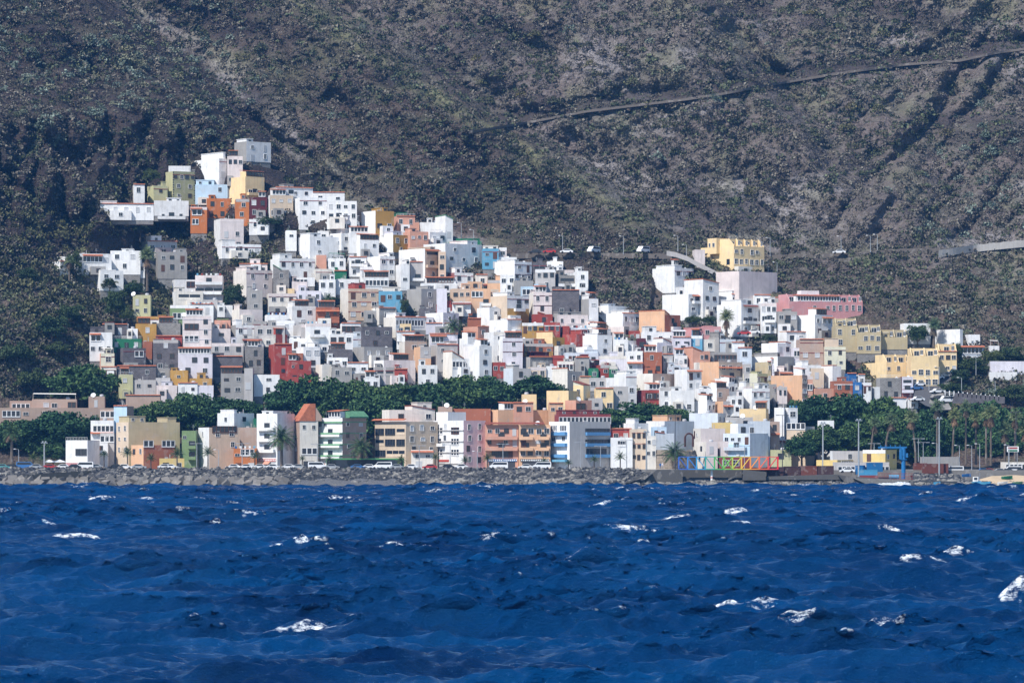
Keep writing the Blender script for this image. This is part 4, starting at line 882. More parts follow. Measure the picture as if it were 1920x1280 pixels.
put('window', UW['a'], k1, (-1.32, 8.2, hh + .6), -PI / 2, (1.1, 1, 1.3)); put('window', UW['a'], k1, (-1.32, 10.1, hh + .6), -PI / 2, (.8, 1, 1.3))
H(1345, 1386, 1462, 508, 580, 'q', 'Q', 'broad pale lilac retaining wall under the yellow apartment block', name='retaining_wall', cat='retaining wall')
H(1300, 1303, 1322, 468, 500, 'q', 'Q', 'pale wall at the left foot of the yellow apartment block', name='retaining_wall', cat='retaining wall')
mb = MB(); pts = [(1250, 470), (1268, 473), (1290, 481), (1310, 492), (1330, 502), (1350, 512), (1372, 526), (1392, 545)]
Yw = float(depth(1345, 520, False)) - 1
top = [P(x, y, Yw) for x, y in pts]; bot = [P(x, y + 9, Yw) for x, y in reversed(pts)]
mb.prism([(p.x, p.z) for p in top + bot], Yw, Yw + .6).obj('stair_wall', MT['e']); tagp(bpy.data.objects['stair_wall'], 'pale grey blue stair wall descending the slope left of the yellow block', 'stair wall')
k9 = H(1427, 1480, 1622, 565, 612, 'pp', 'f8e:.3-1,5e:.6-1 s0', 'long pink terrace of houses with sloping party walls on its roof', name='apartment_building', cat='apartment building', dp=27)
k9w, _, k9h, _ = DIM[k9['label']]
fins(k9, k9w, 9, k9h, 7, MT['p'])
MB().box(6, 12, 5, 8, k9h + 2.3, k9h + 3.6).obj('roof_room', MT['W'], k9)
for a, lab, sp_, n, d_ in (((1564, 1567, 1607, 611, 655, 'S'), 'left end house of the sand coloured terrace', 'f3e,2e', 2, 9), ((1605, 1607, 1652, 623, 658, 'S'), 'middle house of the sand coloured terrace', 'f4e,3e', 2, 9), ((1648, 1652, 1702, 632, 650, 'S'), 'right end house of the sand coloured terrace', 'f0', 2, 8),
                        ((1625, 1662, 1709, 679, 712, 'YY'), 'lowest left house of the pale yellow terrace, with a long bright flank', 'f5', 2, 9), ((1706, 1708, 1760, 667, 735, 'Y'), 'middle house of the pale yellow terrace by the steep street', 'f0,4e,4e', 2, 9), ((1758, 1760, 1794, 659, 712, 'Y'), 'right end house of the pale yellow terrace beside the trees', 'f3,3', 1, 9)):
    o = H(*a, sp_, lab, dp=d_ if a[5] != 'YY' else 17, group='terraced houses with sloping roof walls'); fins(o, DIM[o['label']][0], 8, DIM[o['label']][2], n, MT[a[5][0]])
HS('''
1692 1695 1745 606 640 W | f0 Q | white house half hidden by a round tree at the far right
1756 1800 1806 617 660 W | f0 Q | long white wall house behind the red tiled villa
1788 1790 1845 648 668 i | g0 a0 Q | white bungalow with a red tiled roof among trees at the far right
1812 1815 1838 627 645 W | f0 Q | small white block above the red tiled bungalow
1854 1856 1874 648 660 W | Ew | white party tent shelter right of the red tiled bungalow
1855 1857 1925 677 700 l | f0 Q | long white garden wall at the right edge of the town
1853 1856 1908 697 712 W | f0 Q | lower white garden wall at the right edge, by the rocks
''')
# flat quarter: explicit distances
def HB(txt):
    for l in txt.strip().split('\n'):
        if not l.strip() or l[0] == '#': continue
        a, spec, label = [q.strip() for q in l.split('|')]; q = a.split()
        kw = dict(Y=float(q[6]), zb=4.4, ext=0.0)
        if len(q) > 7: kw['dp'] = float(q[7])
        big = float(q[2]) - float(q[0]) > 60 and float(q[3]) < 800
        H(*[float(e) for e in q[:5]], q[5], spec, label, name='apartment_building' if big else 'house', cat='apartment building' if big else 'house', **kw)
HB('''
-40 -30 302 764 810 t 1066 | f2e:.18-.4 g0:.1-.2 | long low beige apartment block behind the trees at the far left
58 60 143 748 770 t 1072 | f2:.2-.6 Ew g0:.8-.98 | beige top storey with a white tent, on the long low block
16 18 60 751 768 t 1073 | g0:.1-.9 | dark glazed top storey at the left of the long low block
164 166 196 743 768 t 1073 | f1 D.3 | beige roof cube with a big white dish on the long low block
234 236 300 741 768 t 1073 | f0 t | blank beige top storey right of the big dish
185 187 216 767 800 t 1055 | g0 Q | veranda house with a white slab left of the light blue tower
213 238 246 761 800 zt 1050 | f1b t | light blue roof tower with one red framed window
168 170 213 788 850 W 1046 | g0.2:.1-1 a1.0:-.05-1 | white house with a dark glazed top floor behind the modern white one
186 188 214 811 878 e 1040 | g0:.0-1 f1 | pale house with dark long windows beside the cream block
160 164 202 830 879 W 1036 | f1 b0:.3-.9 | white house with a cream awning between the modern white and the cream block
122 164 180 825 879 WW 1024 | gd0.5:.45-.97 U:.75-1p R | modern white box house with one wide dark window above a red shop front
212 241 333 791 879 Sc 1032 | f0 s2e,2e,2e K:.0-.35h1.5 K:.75-.95h1.2 | big sand coloured block with a blank shaded wall and tall shutters
241 269 328 834 879 xj 1025 | f0 g-.7:.55-.95 g-.7:-.1-.3 s2 | low orange house with glazed roof terrace in front of the sand coloured block
296 300 345 859 879 y 1022 | f2 | small amber kiosk house behind the young palms
340 341 367 807 879 N 1032 | f1:.0-.4,1:.0-.4 b0.7:.45-1 b1.7:.45-1 | narrow green house with two white balconies
367 392 448 801 879 aW 1029 | f2e,2e,0 g-.4:.1-.9 s1,1 | pinkish grey block with a white left face, right of the green house
446 448 481 801 845 t 1040 | f0 | blank taupe wall right of the pinkish grey block
405 439 474 774 812 W 1048 | f1 s1 K:.0-.2h.8 | white roof storeys behind the pinkish grey block
474 475 482 784 830 n 1046 | f0 | narrow pale green wall behind the white balcony block
437 438 481 840 879 o 1026 | f3,2 g-.2:.3-.9 L | orange house with potted cacti on its terrace
480 520 549 775 879 WW 1027 | b0.6:.1-.9 b1.6:.1-.9 b2.6:.1-.9 K:.2-.8h.6 X:.0-.9 | white block with three curved blank balconies left of the big palm
546 562 596 789 879 wt 1030 | f2,2,0 g2.2:.1-.95 s1,1,1 Xb:.2-.8 | taupe block under a steep orange tiled roof
595 642 685 783 879 Wt 1028 | b0.75:.02-.98 b1.75:.02-.98 b2.75:.02-.98 f2:.0-.4,2:.0-.4,2:.0-.4 s2,2,2 C:.4-.9 | right half of the green banded block
770 771 812 843 879 w 1023 | f2,0 a0 X:.2-.5 | small cream house with terracotta eaves between the tall blocks
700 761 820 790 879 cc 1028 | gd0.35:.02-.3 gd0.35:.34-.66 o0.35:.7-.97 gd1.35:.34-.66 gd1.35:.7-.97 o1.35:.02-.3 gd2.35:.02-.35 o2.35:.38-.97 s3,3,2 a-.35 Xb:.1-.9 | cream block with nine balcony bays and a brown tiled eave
811 869 910 788 879 WJ 1027 7.8 | g0.35:.02-.32 g0.35:.6-.86 g1.35:.6-.86 f2:.0-.55,0 f0,2:.0-.55 g2.35:.02-.32 g2.35:.6-.86 s2,2,2,2 b1.4:.0-.4 X:.1-.4 | pink side wing of the white and pink block
908 910 972 796 879 s 1030 | f4,4,0 b0.4:.0-.97 b1.4:.0-.97 f0,0,2 gd2.1:.3-.7 a-.3 Xb:.1-.9 | salmon orange block with long orange balconies on the sea front
971 973 1032 796 879 j 1029 | f4,4,4 b0.4:.0-.45 b0.4:.6-.95 b1.4:.0-.45 b1.4:.6-.95 a-.3:.0-.8 Xb:.1-.9 | yellow cream block with small curved balconies, right of the salmon one
1030 1068 1146 790 879 eW 1026 | gd0.35:.38-.98 gd1.35:.38-.98 gd2.2:.4-.9 s2,2 | grey block with blue balconies and dark glass on the sea front
915 934 1050 768 800 j 1044 | f0 C:.1-.3 | long salmon top storey above the orange blocks
1040 1048 1146 776 800 M 1036 | g0:.0-1 K:.0-.8h1M | dark red tiled roof gallery on the grey block
961 963 1000 755 775 s 1046 | f2 t | salmon roof hut with brick coloured tiles
1028 1030 1056 756 775 j 1046 | f2 t | cream roof hut with brick coloured tiles
1060 1080 1110 750 775 s 1046 | g0:.0-.6 D.2 | pink roof hut with a blue chimney and a dish
820 822 848 762 800 t 1044 | f0 D.6 | grey brown roof hut with a dish behind the white and pink block
848 850 920 766 820 x 1046 | f0 A.3 | brick red blank wall behind the white and pink block
715 730 815 768 800 w 1038 | f3:.1-1 N:.5-1h1d K:.6-.95h2 | set back cream top floors of the nine bay block
978 980 1006 739 765 Y 1060 | f0 T.3 | small yellow roof block with tanks, centre
1025 1066 1086 732 780 Y 1062 | f0 | large blank yellow block behind the salmon roofs
1075 1094 1108 722 770 Yh 1070 | N:.0-1h1d f1 | yellow house with a grey sloping roof edge behind the tree
1102 1106 1130 746 790 e 1066 | f1 | pale house with an awning beside the yellow block
1115 1117 1150 728 762 Y 1072 | f1,2 t | ochre yellow house with balcony left of the tall white stair house
1143 1146 1178 724 770 e 1074 | f1,1 | grey white block left of the tall white stair house
''')
# right flat quarter
HB('''
1144 1146 1186 820 879 W 1030 | o0:.3-.7 f1 | low white house right of the grey and blue block
1144 1146 1184 804 830 r 1040 | f2,1 t | dark red low house behind the white ones
1182 1184 1212 804 879 c 1031 | f3b,3b,3b S2s | cream house with orange framed windows on the sea front
1210 1212 1230 817 879 w 1030 | f2,2 | narrow cream house with four dark windows left of the fort
1226 1230 1264 812 845 i 1042 | N:.0-.05h.2 Q | blue grey shed with a sloping roof above the fort
1170 1190 1216 793 815 W 1050 | K:.0-.4h1.2 | white terrace house with a white cube, behind the cream one
1213 1246 1304 789 830 iW 1048 | f0 K:.1-.6h1.5j | white house with a broad blank blue grey front and a cream roof storey
1222 1224 1250 800 830 z 1044 | f2 | small pale blue house in front of the blank grey fronted one
1293 1346 1364 774 815 iW 1056 | f0 s2 D.4 | long white house with a red edge, behind the mast
1362 1364 1412 782 815 e 1052 | f2,1 | grey white cluttered roof house in the flat quarter
1387 1436 1444 766 800 YY 1060 | f0 C:.6-1 | big plain yellow wall house in the flat quarter
1337 1339 1373 792 830 y 1048 | f0 | yellow and white roof shelter house near the mast
1302 1314 1360 803 840 qw 1044 | f0 s1 | white grey blank house right of the iron arch
1306 1324 1346 828 879 qw 1036 | f1:.0-.9 s1,1 | pinkish house with tiny windows behind the coloured bridge
1338 1340 1382 840 879 d 1040 | f0 | dark brown walled yard house behind the coloured bridge
1350 1352 1408 856 879 M 1032 | f3e | dark red ground floor house behind the coloured bridge
1348 1350 1374 827 850 q 1038 | f0 | pale pink house behind the coloured bridge
1358 1406 1444 812 879 iW 1034 | f4,0 b0.6:.1-.9 U:.3-1z | tall blue grey fronted house with a huge white flank, behind the bridge
1371 1384 1420 794 815 iW 1040 | f2 | grey white roof storey with two windows on the tall blue fronted house
1404 1406 1444 789 815 i 1042 | f0 | blank blue grey roof storey on the tall blue fronted house
1443 1445 1462 790 879 t 1046 | f1d a1 | narrow house with a dark window right of the tall blue fronted house
1443 1446 1482 824 879 w 1050 | a0 | terracotta roofed shed house right of the tall blue fronted house
1452 1470 1480 764 850 W 1062 | f0 | tall slim white house behind the mast
1466 1478 1496 764 790 W 1064 | f1e L | white house with washing at the edge of the big trees
1476 1510 1532 799 850 ce 1052 | g-.5:.0-1 s0 Q | cream house with a pergola roof among the trees
1536 1540 1564 788 815 W 1058 | f1 | small white house peeping out of the trees
1443 1446 1484 843 879 v 1040 | f1 | low cream walled yard house beside the hedge
''')
# extra pieces of the sea front blocks
fb = {o['label']: o for o in C.objects if o.get('label')}
def front(lab):
    global Wd, dp, h, XL
    o = next(o for l_, o in fb.items() if l_.startswith(lab)); Wd, dp, h, XL = DIM[next(k for k in DIM if k.startswith(lab))]; return o
o = front('taupe block')
MB().prism([(-.3, h), (Wd * .85, h), (Wd * .85, h + 4.8), (Wd * .25 + 1.6, h + 4.8)], -.2, dp * .9).obj('steep_tiled_roof', M_tile, o)
MB().prism([(Wd * .85, h), (Wd + 1, h), (Wd + 1, h + 1.2), (Wd * .85, h + 4)], -.1, dp * .9).obj('gable', MT['t'], o)
o = front('right half of the green'); o['label'] = 'block with green bands and green edged balconies left of the second palm'
for k in range(4):
    z = h - 1.0 - 3.08 * k
    MB().box(XL - .04, .04, -1.16 if k else -.3, -.004, z - .45, z - .02).box(.004, .06, .0, dp, z - .28, z - .03).obj('green_band', MT['E'], o)
MB().prism([(XL * .1, h), (.9, h), (.9, h + .4), (XL * .1, h + 1.9)], 2, dp).obj('green_gable', M_green, o)
o = front('pink side wing'); o['label'] = 'white fronted block with glazed bays and a pink side wall on the sea front'
for k in range(4): z = h - 2.7 - 3.05 * k; MB().box(XL - .2, .02, -.25, -.005, z - .12, z + .12).obj('string_course', MT['e'], o)
MB().box(XL + 2.5, XL + 7, -.12, -.005, 2.3, 2.9).obj('shop_sign', M_red, o)
MB().box(XL + .3, XL + 5.5, .8, dp - .6, h, h + 2.4).obj('roof_room', MT['W'], o)
for lab in ('grey block with blue',):
    o = front(lab)
    for k in range(3):
        z = h - 2.9 - 3.05 * k
        MB().box(Wd * .38, Wd * .96, -.9, -.005, z - .9, z).obj('blue_balcony', bpy.data.materials.get('sky_blue') or mat('sky_blue', (.10, .25, .46)), o); MB().box(-.9, -.005, 1.0, dp - .3, z - .9, z).obj('blue_balcony', bpy.data.materials['sky_blue'], o)
    for f in (.3, .75): put('glazed_gallery', gallery_mesh(4), o, (-.03, dp * f, h - 1.9), -PI / 2, (2.8, 1, 1.8))
    MB().box(-1.6, -.3, 0, dp, 2.3, 2.9).obj('shop_awning', MT['b'], o)
for lab in ('salmon orange block', 'yellow cream block', 'white block with three'):
    o = front(lab); X0 = XL
    sg_ = MB().box(X0 + .4, X0 + Wd - .4, -.16, -.005, 2.4, 3.1, 0); rr_ = random.Random(3)
    for i in range(int(Wd / .55)): sg_.box(X0 + .6 + i * .52, X0 + .85 + i * .52 + .1 * rr_.random(), -.175, -.162, 2.5 + .1 * rr_.random(), 2.95, 1)
    sg_.obj('shop_sign', [MT['B'] if 'salmon' in lab else (M_dark if 'yellow' in lab else M_red), M_white], o)
    if 'white' in lab:
        for x, m_ in ((X0 + .3, 'Y'), (X0 + 2.6, 's')): MB().prismx([(-.01, 2.5), (-1.5, 1.7), (-1.5, 1.62), (-.01, 2.35)], x, x + 1.9).obj('shop_awning', MT[m_], o)
# the old round fort
mb = MB(); c0 = P(1264, 879, 1034); n = 28
prof = [(6.6, 0), (6.2, 4.2), (6.45, 4.25), (6.45, 4.6), (6.2, 4.65), (6.15, 5.6), (5.4, 5.6), (5.4, 4.9), (0, 4.9)]
lathe(mb, prof, n); o = mb.obj('round_fort', MT['f'], None, (c0.x, 1034, 4.4)); 
for i, v_ in enumerate(o.data.vertices):
    if v_.co.x > 1 and v_.co.z > 3.5: v_.co.z -= 1.3 * random.random() * min(1, (v_.co.x - 1) / 3)
tagp(o, 'ruined round stone fort beside the date palm', 'fort')
mb = MB()
for i in range(12):
    a0, a1 = PI * i / 12, PI * (i + 1) / 12; mb.tube((1.1 * math.cos(a0), 0, 2.6 + 1.1 * math.sin(a0)), (1.1 * math.cos(a1), 0, 2.6 + 1.1 * math.sin(a1)), .28, n=6)
for x in (-1.1, 1.1): mb.tube((x, 0, 0), (x, 0, 2.6), .28, n=6)
mb.tube((1.5, 0, 2.2), (1.5, 0, 4.4), .18, n=6)
c1 = P(1292, 836, 1033); mb.obj('iron_arch', plaster('rust', (.07, .03, .025)), None, (c1.x, 1033, c1.z - .2)); tagp(bpy.data.objects['iron_arch'], 'dark rusty iron arch standing on the round fort', 'sculpture')
# ---------------------------------------------------------------- trees
lm_tree = leafmat('laurel_leaves', (.012, .032, .014), (.034, .078, .032), (.09, .16, .055), .35)
lm_tree2 = leafmat('fresh_leaves', (.020, .036, .014), (.045, .072, .028), (.085, .115, .05), .35)
lm_palm = leafmat('palm_fronds', (.02, .045, .018), (.045, .085, .035), (.11, .15, .06), .5)
lm_dry = leafmat('dead_fronds', (.08, .055, .035), (.16, .11, .075), (.26, .19, .13), .5)
lm_fan = leafmat('fan_fronds', (.05, .08, .035), (.11, .155, .07), (.22, .25, .13), .6)
M_bark = plaster('bark', (.13, .105, .085))
def crown(seed, ncl=46, per=210):
    r = np.random.RandomState(seed); Vs, Fs = [], []; off = 0
    for i in range(ncl):
        th = r.rand() * 6.283; ph = math.acos(r.rand() * 1.5 - .5); rr = .62 + .3 * r.rand()
        c_ = np.array([rr * math.sin(ph) * math.cos(th), rr * math.sin(ph) * math.sin(th), rr * math.cos(ph)])
        V, Fa = clump(per, seed * 100 + i, .75, .15); s = .24 + .16 * r.rand()
        Vs.append(V * s + c_); Fs.append(Fa + off); off += len(V)
    V, Fa = clump(900, seed + 900, 1, .12); Vs.append(V * .72); Fs.append(Fa + off)
    return np.concatenate(Vs), np.concatenate(Fs)
CR = [npmesh('crown', *crown(s), [lm_tree]) for s in (1, 2, 3, 4)]
CR2 = [npmesh('crown', *crown(s, 26, 150), [lm_tree2]) for s in (5, 6)]
def tree(cx, ytop, ybot, hw, Y, label, group=None, fresh=False, name='laurel_tree', cat='tree', zb=None):
    s = Y / F; zt = CAMZ + (HZ - ytop) * s; zc = CAMZ + (HZ - ybot) * s; rz = max(.6, (zt - zc) * (.66 if Y > 1045 and not fresh else .54)); w = hw * s * (1.12 if not fresh else 1)
    g = zb if zb is not None else zc - max(1.5, rz * .5); o = empty(name, ((cx - 960) * s, Y + w * .5, g), random.random() * 6.28, label=label, cat=cat, group=group)
    mb = MB(); h = zt - g; cz = h - rz * 1.0
    mb.tube((0, 0, -1), (.1, .1, cz * .75), max(.12, w * .07), max(.08, w * .05))
    for i in range(5):
        a = i * 1.3 + random.random(); mb.tube((.1, .1, cz * .6), (math.cos(a) * w * .55, math.sin(a) * w * .55, cz + rz * .1), max(.06, w * .035), .04, 6)
    mb.obj('trunk', M_bark, o)
    c = bpy.data.objects.new('crown', random.choice(CR2 if fresh else CR)); c.scale = (w, w * .9, rz); c.location = (0, 0, cz); c.rotation_euler = (0, 0, random.random() * 6.28); link(c, o); return o
gl = 'laurel trees along the lower edge of the town'
for a in '''150 677 756 60 1080|huge dark dome shaped tree at the left of the town
108 768 840 62 1056|broad dark tree behind the modern white house
28 784 850 46 1058|dark tree at the far left edge behind the promenade
170 775 830 30 1060|dark tree touching the light blue tower
98 829 868 27 1036|clipped round green bush tree beside the modern white house
262 760 800 26 1062|small laurel left of the sand coloured block's roof
302 752 812 44 1060|laurel tree above the sand coloured block
358 733 815 52 1062|tallest laurel left of the white roof storeys
415 741 800 46 1064|laurel tree directly behind the white roof storeys
462 752 800 34 1066|laurel between the white storeys and the orange tiled roof
540 716 790 46 1076|laurel behind the white balcony block
604 708 800 62 1074|wide laurel crown above the orange tiled roof
672 716 800 56 1072|laurel behind the green banded block
735 722 790 52 1074|laurel right of the green banded block
795 712 790 52 1076|laurel above the cream nine bay block
856 698 780 58 1080|highest laurel crown in the centre
912 702 775 48 1080|laurel crown left of the yellow roof block
700 740 830 60 1056|low dark laurel between the green banded and cream blocks
1006 706 752 54 1084|laurel with houses close above, right of centre
1150 762 812 34 1058|laurel beside the red roof gallery
1200 756 806 50 1062|bright laurel below the dark red house
1252 762 806 46 1064|laurel below the big white house
1284 776 800 18 1060|small laurel at the right end of the middle group
1496 752 800 26 1076|laurel left end of the big right hand group
1536 744 810 46 1078|laurel above the cream pergola house
1592 742 820 52 1076|laurel in the right hand group below the strong blue house
1648 738 830 52 1074|tall laurel left of the street junction
1696 756 850 56 1066|laurel below the street junction
1742 762 860 50 1062|laurel behind the tall mast
1505 818 868 30 1040|young laurel by the cream yard wall
1548 800 868 46 1044|laurel left of the yellow harbour house
1604 794 850 52 1046|laurel above the yellow harbour house
1650 812 866 46 1048|laurel behind the blue crane
1800 778 862 52 1066|dark laurel under the palm row
1846 756 850 56 1074|laurel on the right with a bare neighbour
1902 760 850 54 1076|laurel at the right edge behind the palms
1880 800 866 56 1060|low dark laurel at the right edge
1820 742 790 40 1094|laurel below the white fence on the right
1725 790 866 44 1056|shaded laurel behind the container'''.split('\n'):
    q, lab = a.split('|'); q = [float(v) for v in q.split()]; tree(*q[:5], lab, gl if q[4] > 1045 else None)
for a in '''437 530 582 22|dark tree in the gap left of the broad pinkish house
500 405 428 24|green bush tree under the cream house
215 541 602 24|dark green tree left of the yellow narrow house
238 573 612 13|slim dark shrub tree beside the yellow narrow house
262 412 440 20|bushy tree below the long white shed
140 468 520 12|dark conifer like tree at the left end of the villa
246 398 420 16|grey leafless looking tree below the white shed
282 315 346 16|round grey green bush tree left of the green quoined house
622 556 566 14|shrub tree behind the maroon gable
1722 607 648 22|round green tree at the right end of the sand terrace
1822 668 706 32|tree under the red tiled bungalow
1862 655 690 22|tree right of the red tiled bungalow
1898 648 684 30|tree at the far right edge of the town
1800 690 722 22|bush tree above the fence on the right
1795 640 690 14|slim tree beside the pale yellow terrace
1785 715 742 26|bush by the street fence
1440 625 645 14|bush under the olive grey house
1300 590 612 18|bushy tree right of the large orange house
1330 590 612 14|second bushy tree under the white garage house
1900 720 760 28|grey green bush at the right edge above the palms
758 560 592 10|dark shrub right of the sky blue house
50 500 528 18|reddish bush on the slope at the far left
130 570 610 30|olive bush on the left slope
95 590 640 34|larger olive bush on the left slope
205 520 545 16|purple bush beside the little white cube house
250 525 560 18|purple flowering bush below the bearded palm
105 640 672 26|olive bush above the huge dark tree
30 640 690 34|dark bush at the left edge
60 690 740 34|lower dark bush at the left edge'''.split('\n'):
    q, lab = a.split('|'); q = [float(v) for v in q.split()]; tree(*q, float(depth(q[0], q[2], False)) - 2, lab, 'small trees among the houses', True, 'small_tree')
# palms
def frond(mb, L_, droop, az, el, w, m, seg=7, leaflets=9):
    p = Vector((0, 0, 0)); d = Vector((math.cos(az) * math.cos(el), math.sin(az) * math.cos(el), math.sin(el))); side = Vector((-math.sin(az), math.cos(az), 0)); q = [p.copy()]
    for i in range(seg):
        p = p + d * L_ / seg; d = (d + Vector((0, 0, -droop / seg))).normalized(); q.append(p.copy())
    for i in range(seg):
        for j in range(2):
            a = q[i].lerp(q[i + 1], j / 2); t = (i + j / 2) / seg; ww = w * math.sin(min(PI, PI * (.12 + .86 * t))) + .05; fw = (q[i + 1] - q[i]).normalized()
            for s_ in (-1, 1):
                e = a + side * s_ * ww + fw * ww * .7 + Vector((0, 0, -ww * .45)); b_ = a + fw * L_ / seg * .36
                mb.add([a, b_, e], [(0, 1, 2)], m)
def palm_mesh(kind, seed):
    rnd = random.Random(seed); mb = MB()
    if kind == 'date':
        for i in range(46):
            el = R(80) - R(105) * (i / 46) ** .9; frond(mb, 1.0 * rnd.uniform(.85, 1.1), 1.5, i * 2.4 + rnd.random() * .4, el, .17, 0 if i < 41 else 1)
    elif kind == 'young':
        for i in range(24): frond(mb, rnd.uniform(.8, 1.1), 1.3, i * 2.4, R(82) - R(85) * i / 24, .2, 0)
    else:
        for i in range(34): frond(mb, rnd.uniform(.75, 1.05), 1.5, i * 2.4, R(85) - R(78) * i / 34, .30, 0, 4)
        for i in range(30): frond(mb, rnd.uniform(.6, 1.05), 1.0, i * 2.4 + .3, R(-42) - R(35) * rnd.random(), .16, 1, 4)
    return mb.mesh('crown', [lm_fan if kind == 'fan' else lm_palm, lm_dry])
PM = {k: [palm_mesh(k, s) for s in (1, 2)] for k in ('date', 'young', 'fan')}
def palm(kind, cx, yc, yb, hw, Y, label, group=None, lean=0.0, tr=None):
    s = Y / F; b_ = P(cx, yb, Y); b_.x += lean; h = (yb - yc) * s; w = hw * s * (1.5 if kind == 'fan' else 1); o = empty('palm_tree', b_, 0, label=label, cat='palm tree', group=group)
    tr = tr or (.45 if kind == 'date' else .3); mb = MB(); n = 7
    for i in range(n): mb.tube((-lean * (i / n) ** 1.5, 0, h * i / n - (1 if i == 0 else 0)), (-lean * ((i + 1) / n) ** 1.5, 0, h * (i + 1) / n), tr * (1.25 if i == 0 else 1) * (1 - .25 * i / n), tr * (1 - .25 * (i + 1) / n), 8, cap=False)
    if kind == 'date': lathe(mb, [(tr * .8, h - 1.2), (tr * 1.7, h - .5), (tr * 1.5, h), (0, h + .2)], 8, c=(-lean, 0, 0))
    mb.obj('trunk', M_bark, o); c = bpy.data.objects.new('crown', random.choice(PM[kind])); c.location = (-lean, 0, h); c.scale = (w, w, w * (1.0 if kind != 'fan' else 1.15)); c.rotation_euler = (0, 0, random.random() * 6); link(c, o); return o
palm('date', 528, 822, 880, 33, 1018, 'tall date palm with a full round crown, largest on the sea front')
palm('date', 677, 840, 880, 30, 1018, 'second large date palm with dry lower fronds, right of the green banded block')
palm('date', 1264, 850, 880, 30, 1022, 'date palm with drooping crown in front of the round fort')
palm('date', 850, 612, 640, 23, float(depth(850, 640, False)) - 3, 'date palm growing between the lilac house and the salmon house')
palm('date', 616, 560, 580, 14, float(depth(616, 575, False)) - 3, 'small palm left of the grey beige apartment block')
palm('date', 22, 812, 872, 24, 1030, 'date palm at the far left edge of the promenade')
for x, yc, hw, lab in ((195, 852, 11, 'young palm before the modern white house'), (239, 850, 16, 'young palm before the low orange house'), (283, 860, 14, 'young palm beside the amber kiosk'), (332, 852, 17, 'young palm before the green house'), (390, 850, 18, 'young palm before the pinkish grey block'), (478, 856, 14, 'young palm beside the white balcony block'), (567, 860, 9, 'thin young palm right of the tallest date palm'), (617, 862, 12, 'young palm before the green banded block'), (752, 864, 13, 'young palm before the cream nine bay block'), (816, 858, 11, 'leaning young palm before the white and pink block'), (872, 864, 12, 'young palm before the pink side wall'), (914, 860, 15, 'young palm before the salmon block'), (1020, 866, 11, 'young palm before the yellow cream block'), (1066, 868, 10, 'small palm before the blue shop awning'), (1114, 862, 11, 'pale young palm before the grey block'), (1163, 858, 15, 'young palm before the low white house'), (62, 858, 13, 'young palm near the left parked cars'), (80, 860, 11, 'small yellowish palm near the left parked cars')):
    palm('young', x, yc, 881, hw, 1016, lab, 'young palms along the promenade', tr=.2)
for x, yc, yb, hw, Y, ln, lab in ((1640, 795, 845, 11, 1040, -1, 'leaning fan palm, first of the row from the left'), (1671, 790, 838, 12, 1040, -1.5, 'leaning fan palm with a brown skirt above the crane arm'), (1709, 785, 862, 13, 1038, 1.2, 'fan palm with a wide brown skirt right of the crane'), (1757, 765, 866, 13, 1036, 0, 'tallest fan palm beside the tall mast'), (1790, 781, 862, 12, 1036, -.6, 'fan palm right of the tall mast'), (1811, 766, 862, 11, 1038, 0, 'high slim fan palm with a thin trunk'), (1830, 785, 864, 11, 1044, 0, 'short crowned fan palm in the right row'), (1849, 782, 862, 11, 1036, 0, 'fan palm left of the doubled pair'), (1858, 778, 866, 14, 1034, 0, 'thick skirted fan palm in the right row'), (1903, 784, 864, 13, 1036, 0, 'fan palm near the right edge'), (1884, 808, 862, 14, 1036, 0, 'low spreading fan palm near the right edge'), (1922, 808, 862, 13, 1036, 0, 'fan palm cut by the right edge')):
    palm('fan', x, yc, yb, hw, Y, lab, 'fan palms along the beach road', ln)
palm('fan', 276, 482, 540, 14, float(depth(276, 540, False)) - 3, 'bearded fan palm between the villa and the grey house', tr=.4)
palm('fan', 1362, 596, 628, 13, float(depth(1362, 628, False)) - 3, 'fan palm in front of the wine red balcony house', tr=.4)
palm('fan', 1751, 612, 645, 12, float(depth(1751, 645, False)) - 3, 'fan palm beside the round tree, far right', tr=.4)
palm('fan', 130, 490, 520, 9, float(depth(130, 520, False)) - 3, 'dark palm at the left end of the villa', tr=.3)
# single bushes one can tell apart on the mountain
BU = [npmesh('bush', *clump(260, 70 + i, .85, .12), [m]) for i, m in enumerate((lm_olive, lm_olive, lm_tree2, lm_spurge))]
rb = random.Random(5)
def bush(u, v, hw, k, label, group):
    D = float(depth(u, v)); p = P(u, v, D - .5); o = bpy.data.objects.new('hillside_bush', BU[k]); s = hw * D / F
    o.location = (p.x, p.y, p.z - s * .2); o.scale = (s, s, s * .9); o.rotation_euler = (0, 0, rb.random() * 6); link(o); return tagp(o, label, 'bush', group)
for u, v, hw in ((895, 110, 13), (1100, 85, 13), (930, 140, 12), (1005, 65, 12), (1075, 95, 12), (965, 70, 14), (1110, 120, 14), (905, 155, 12), (1120, 140, 12), (1165, 95, 13), (1185, 155, 14), (1215, 200, 15), (1255, 235, 15), (1210, 295, 15), (1060, 130, 12), (980, 175, 14), (1040, 190, 15), (915, 190, 14), (1815, 122, 21), (1880, 120, 16), (1620, 10, 18), (1535, 65, 12), (1655, 65, 13), (1695, 52, 13), (1640, 165, 11), (1650, 205, 16), (1600, 200, 15), (1585, 240, 15), (1655, 250, 13), (1730, 228, 11), (1775, 250, 15), (1710, 278, 14), (1600, 275, 13), (1425, 310, 11), (1415, 360, 19), (1520, 250, 18), (1470, 20, 13), (1490, 10, 12), (1520, 25, 12), (380, 62, 14), (490, 90, 14), (455, 108, 15), (1440, 440, 15), (1480, 455, 12), (1285, 375, 12), (1325, 355, 12)):
    bush(u, v, hw, rb.choice((0, 1)), 'round olive bush standing out on the bare mountain slope', 'round bushes on the mountain')
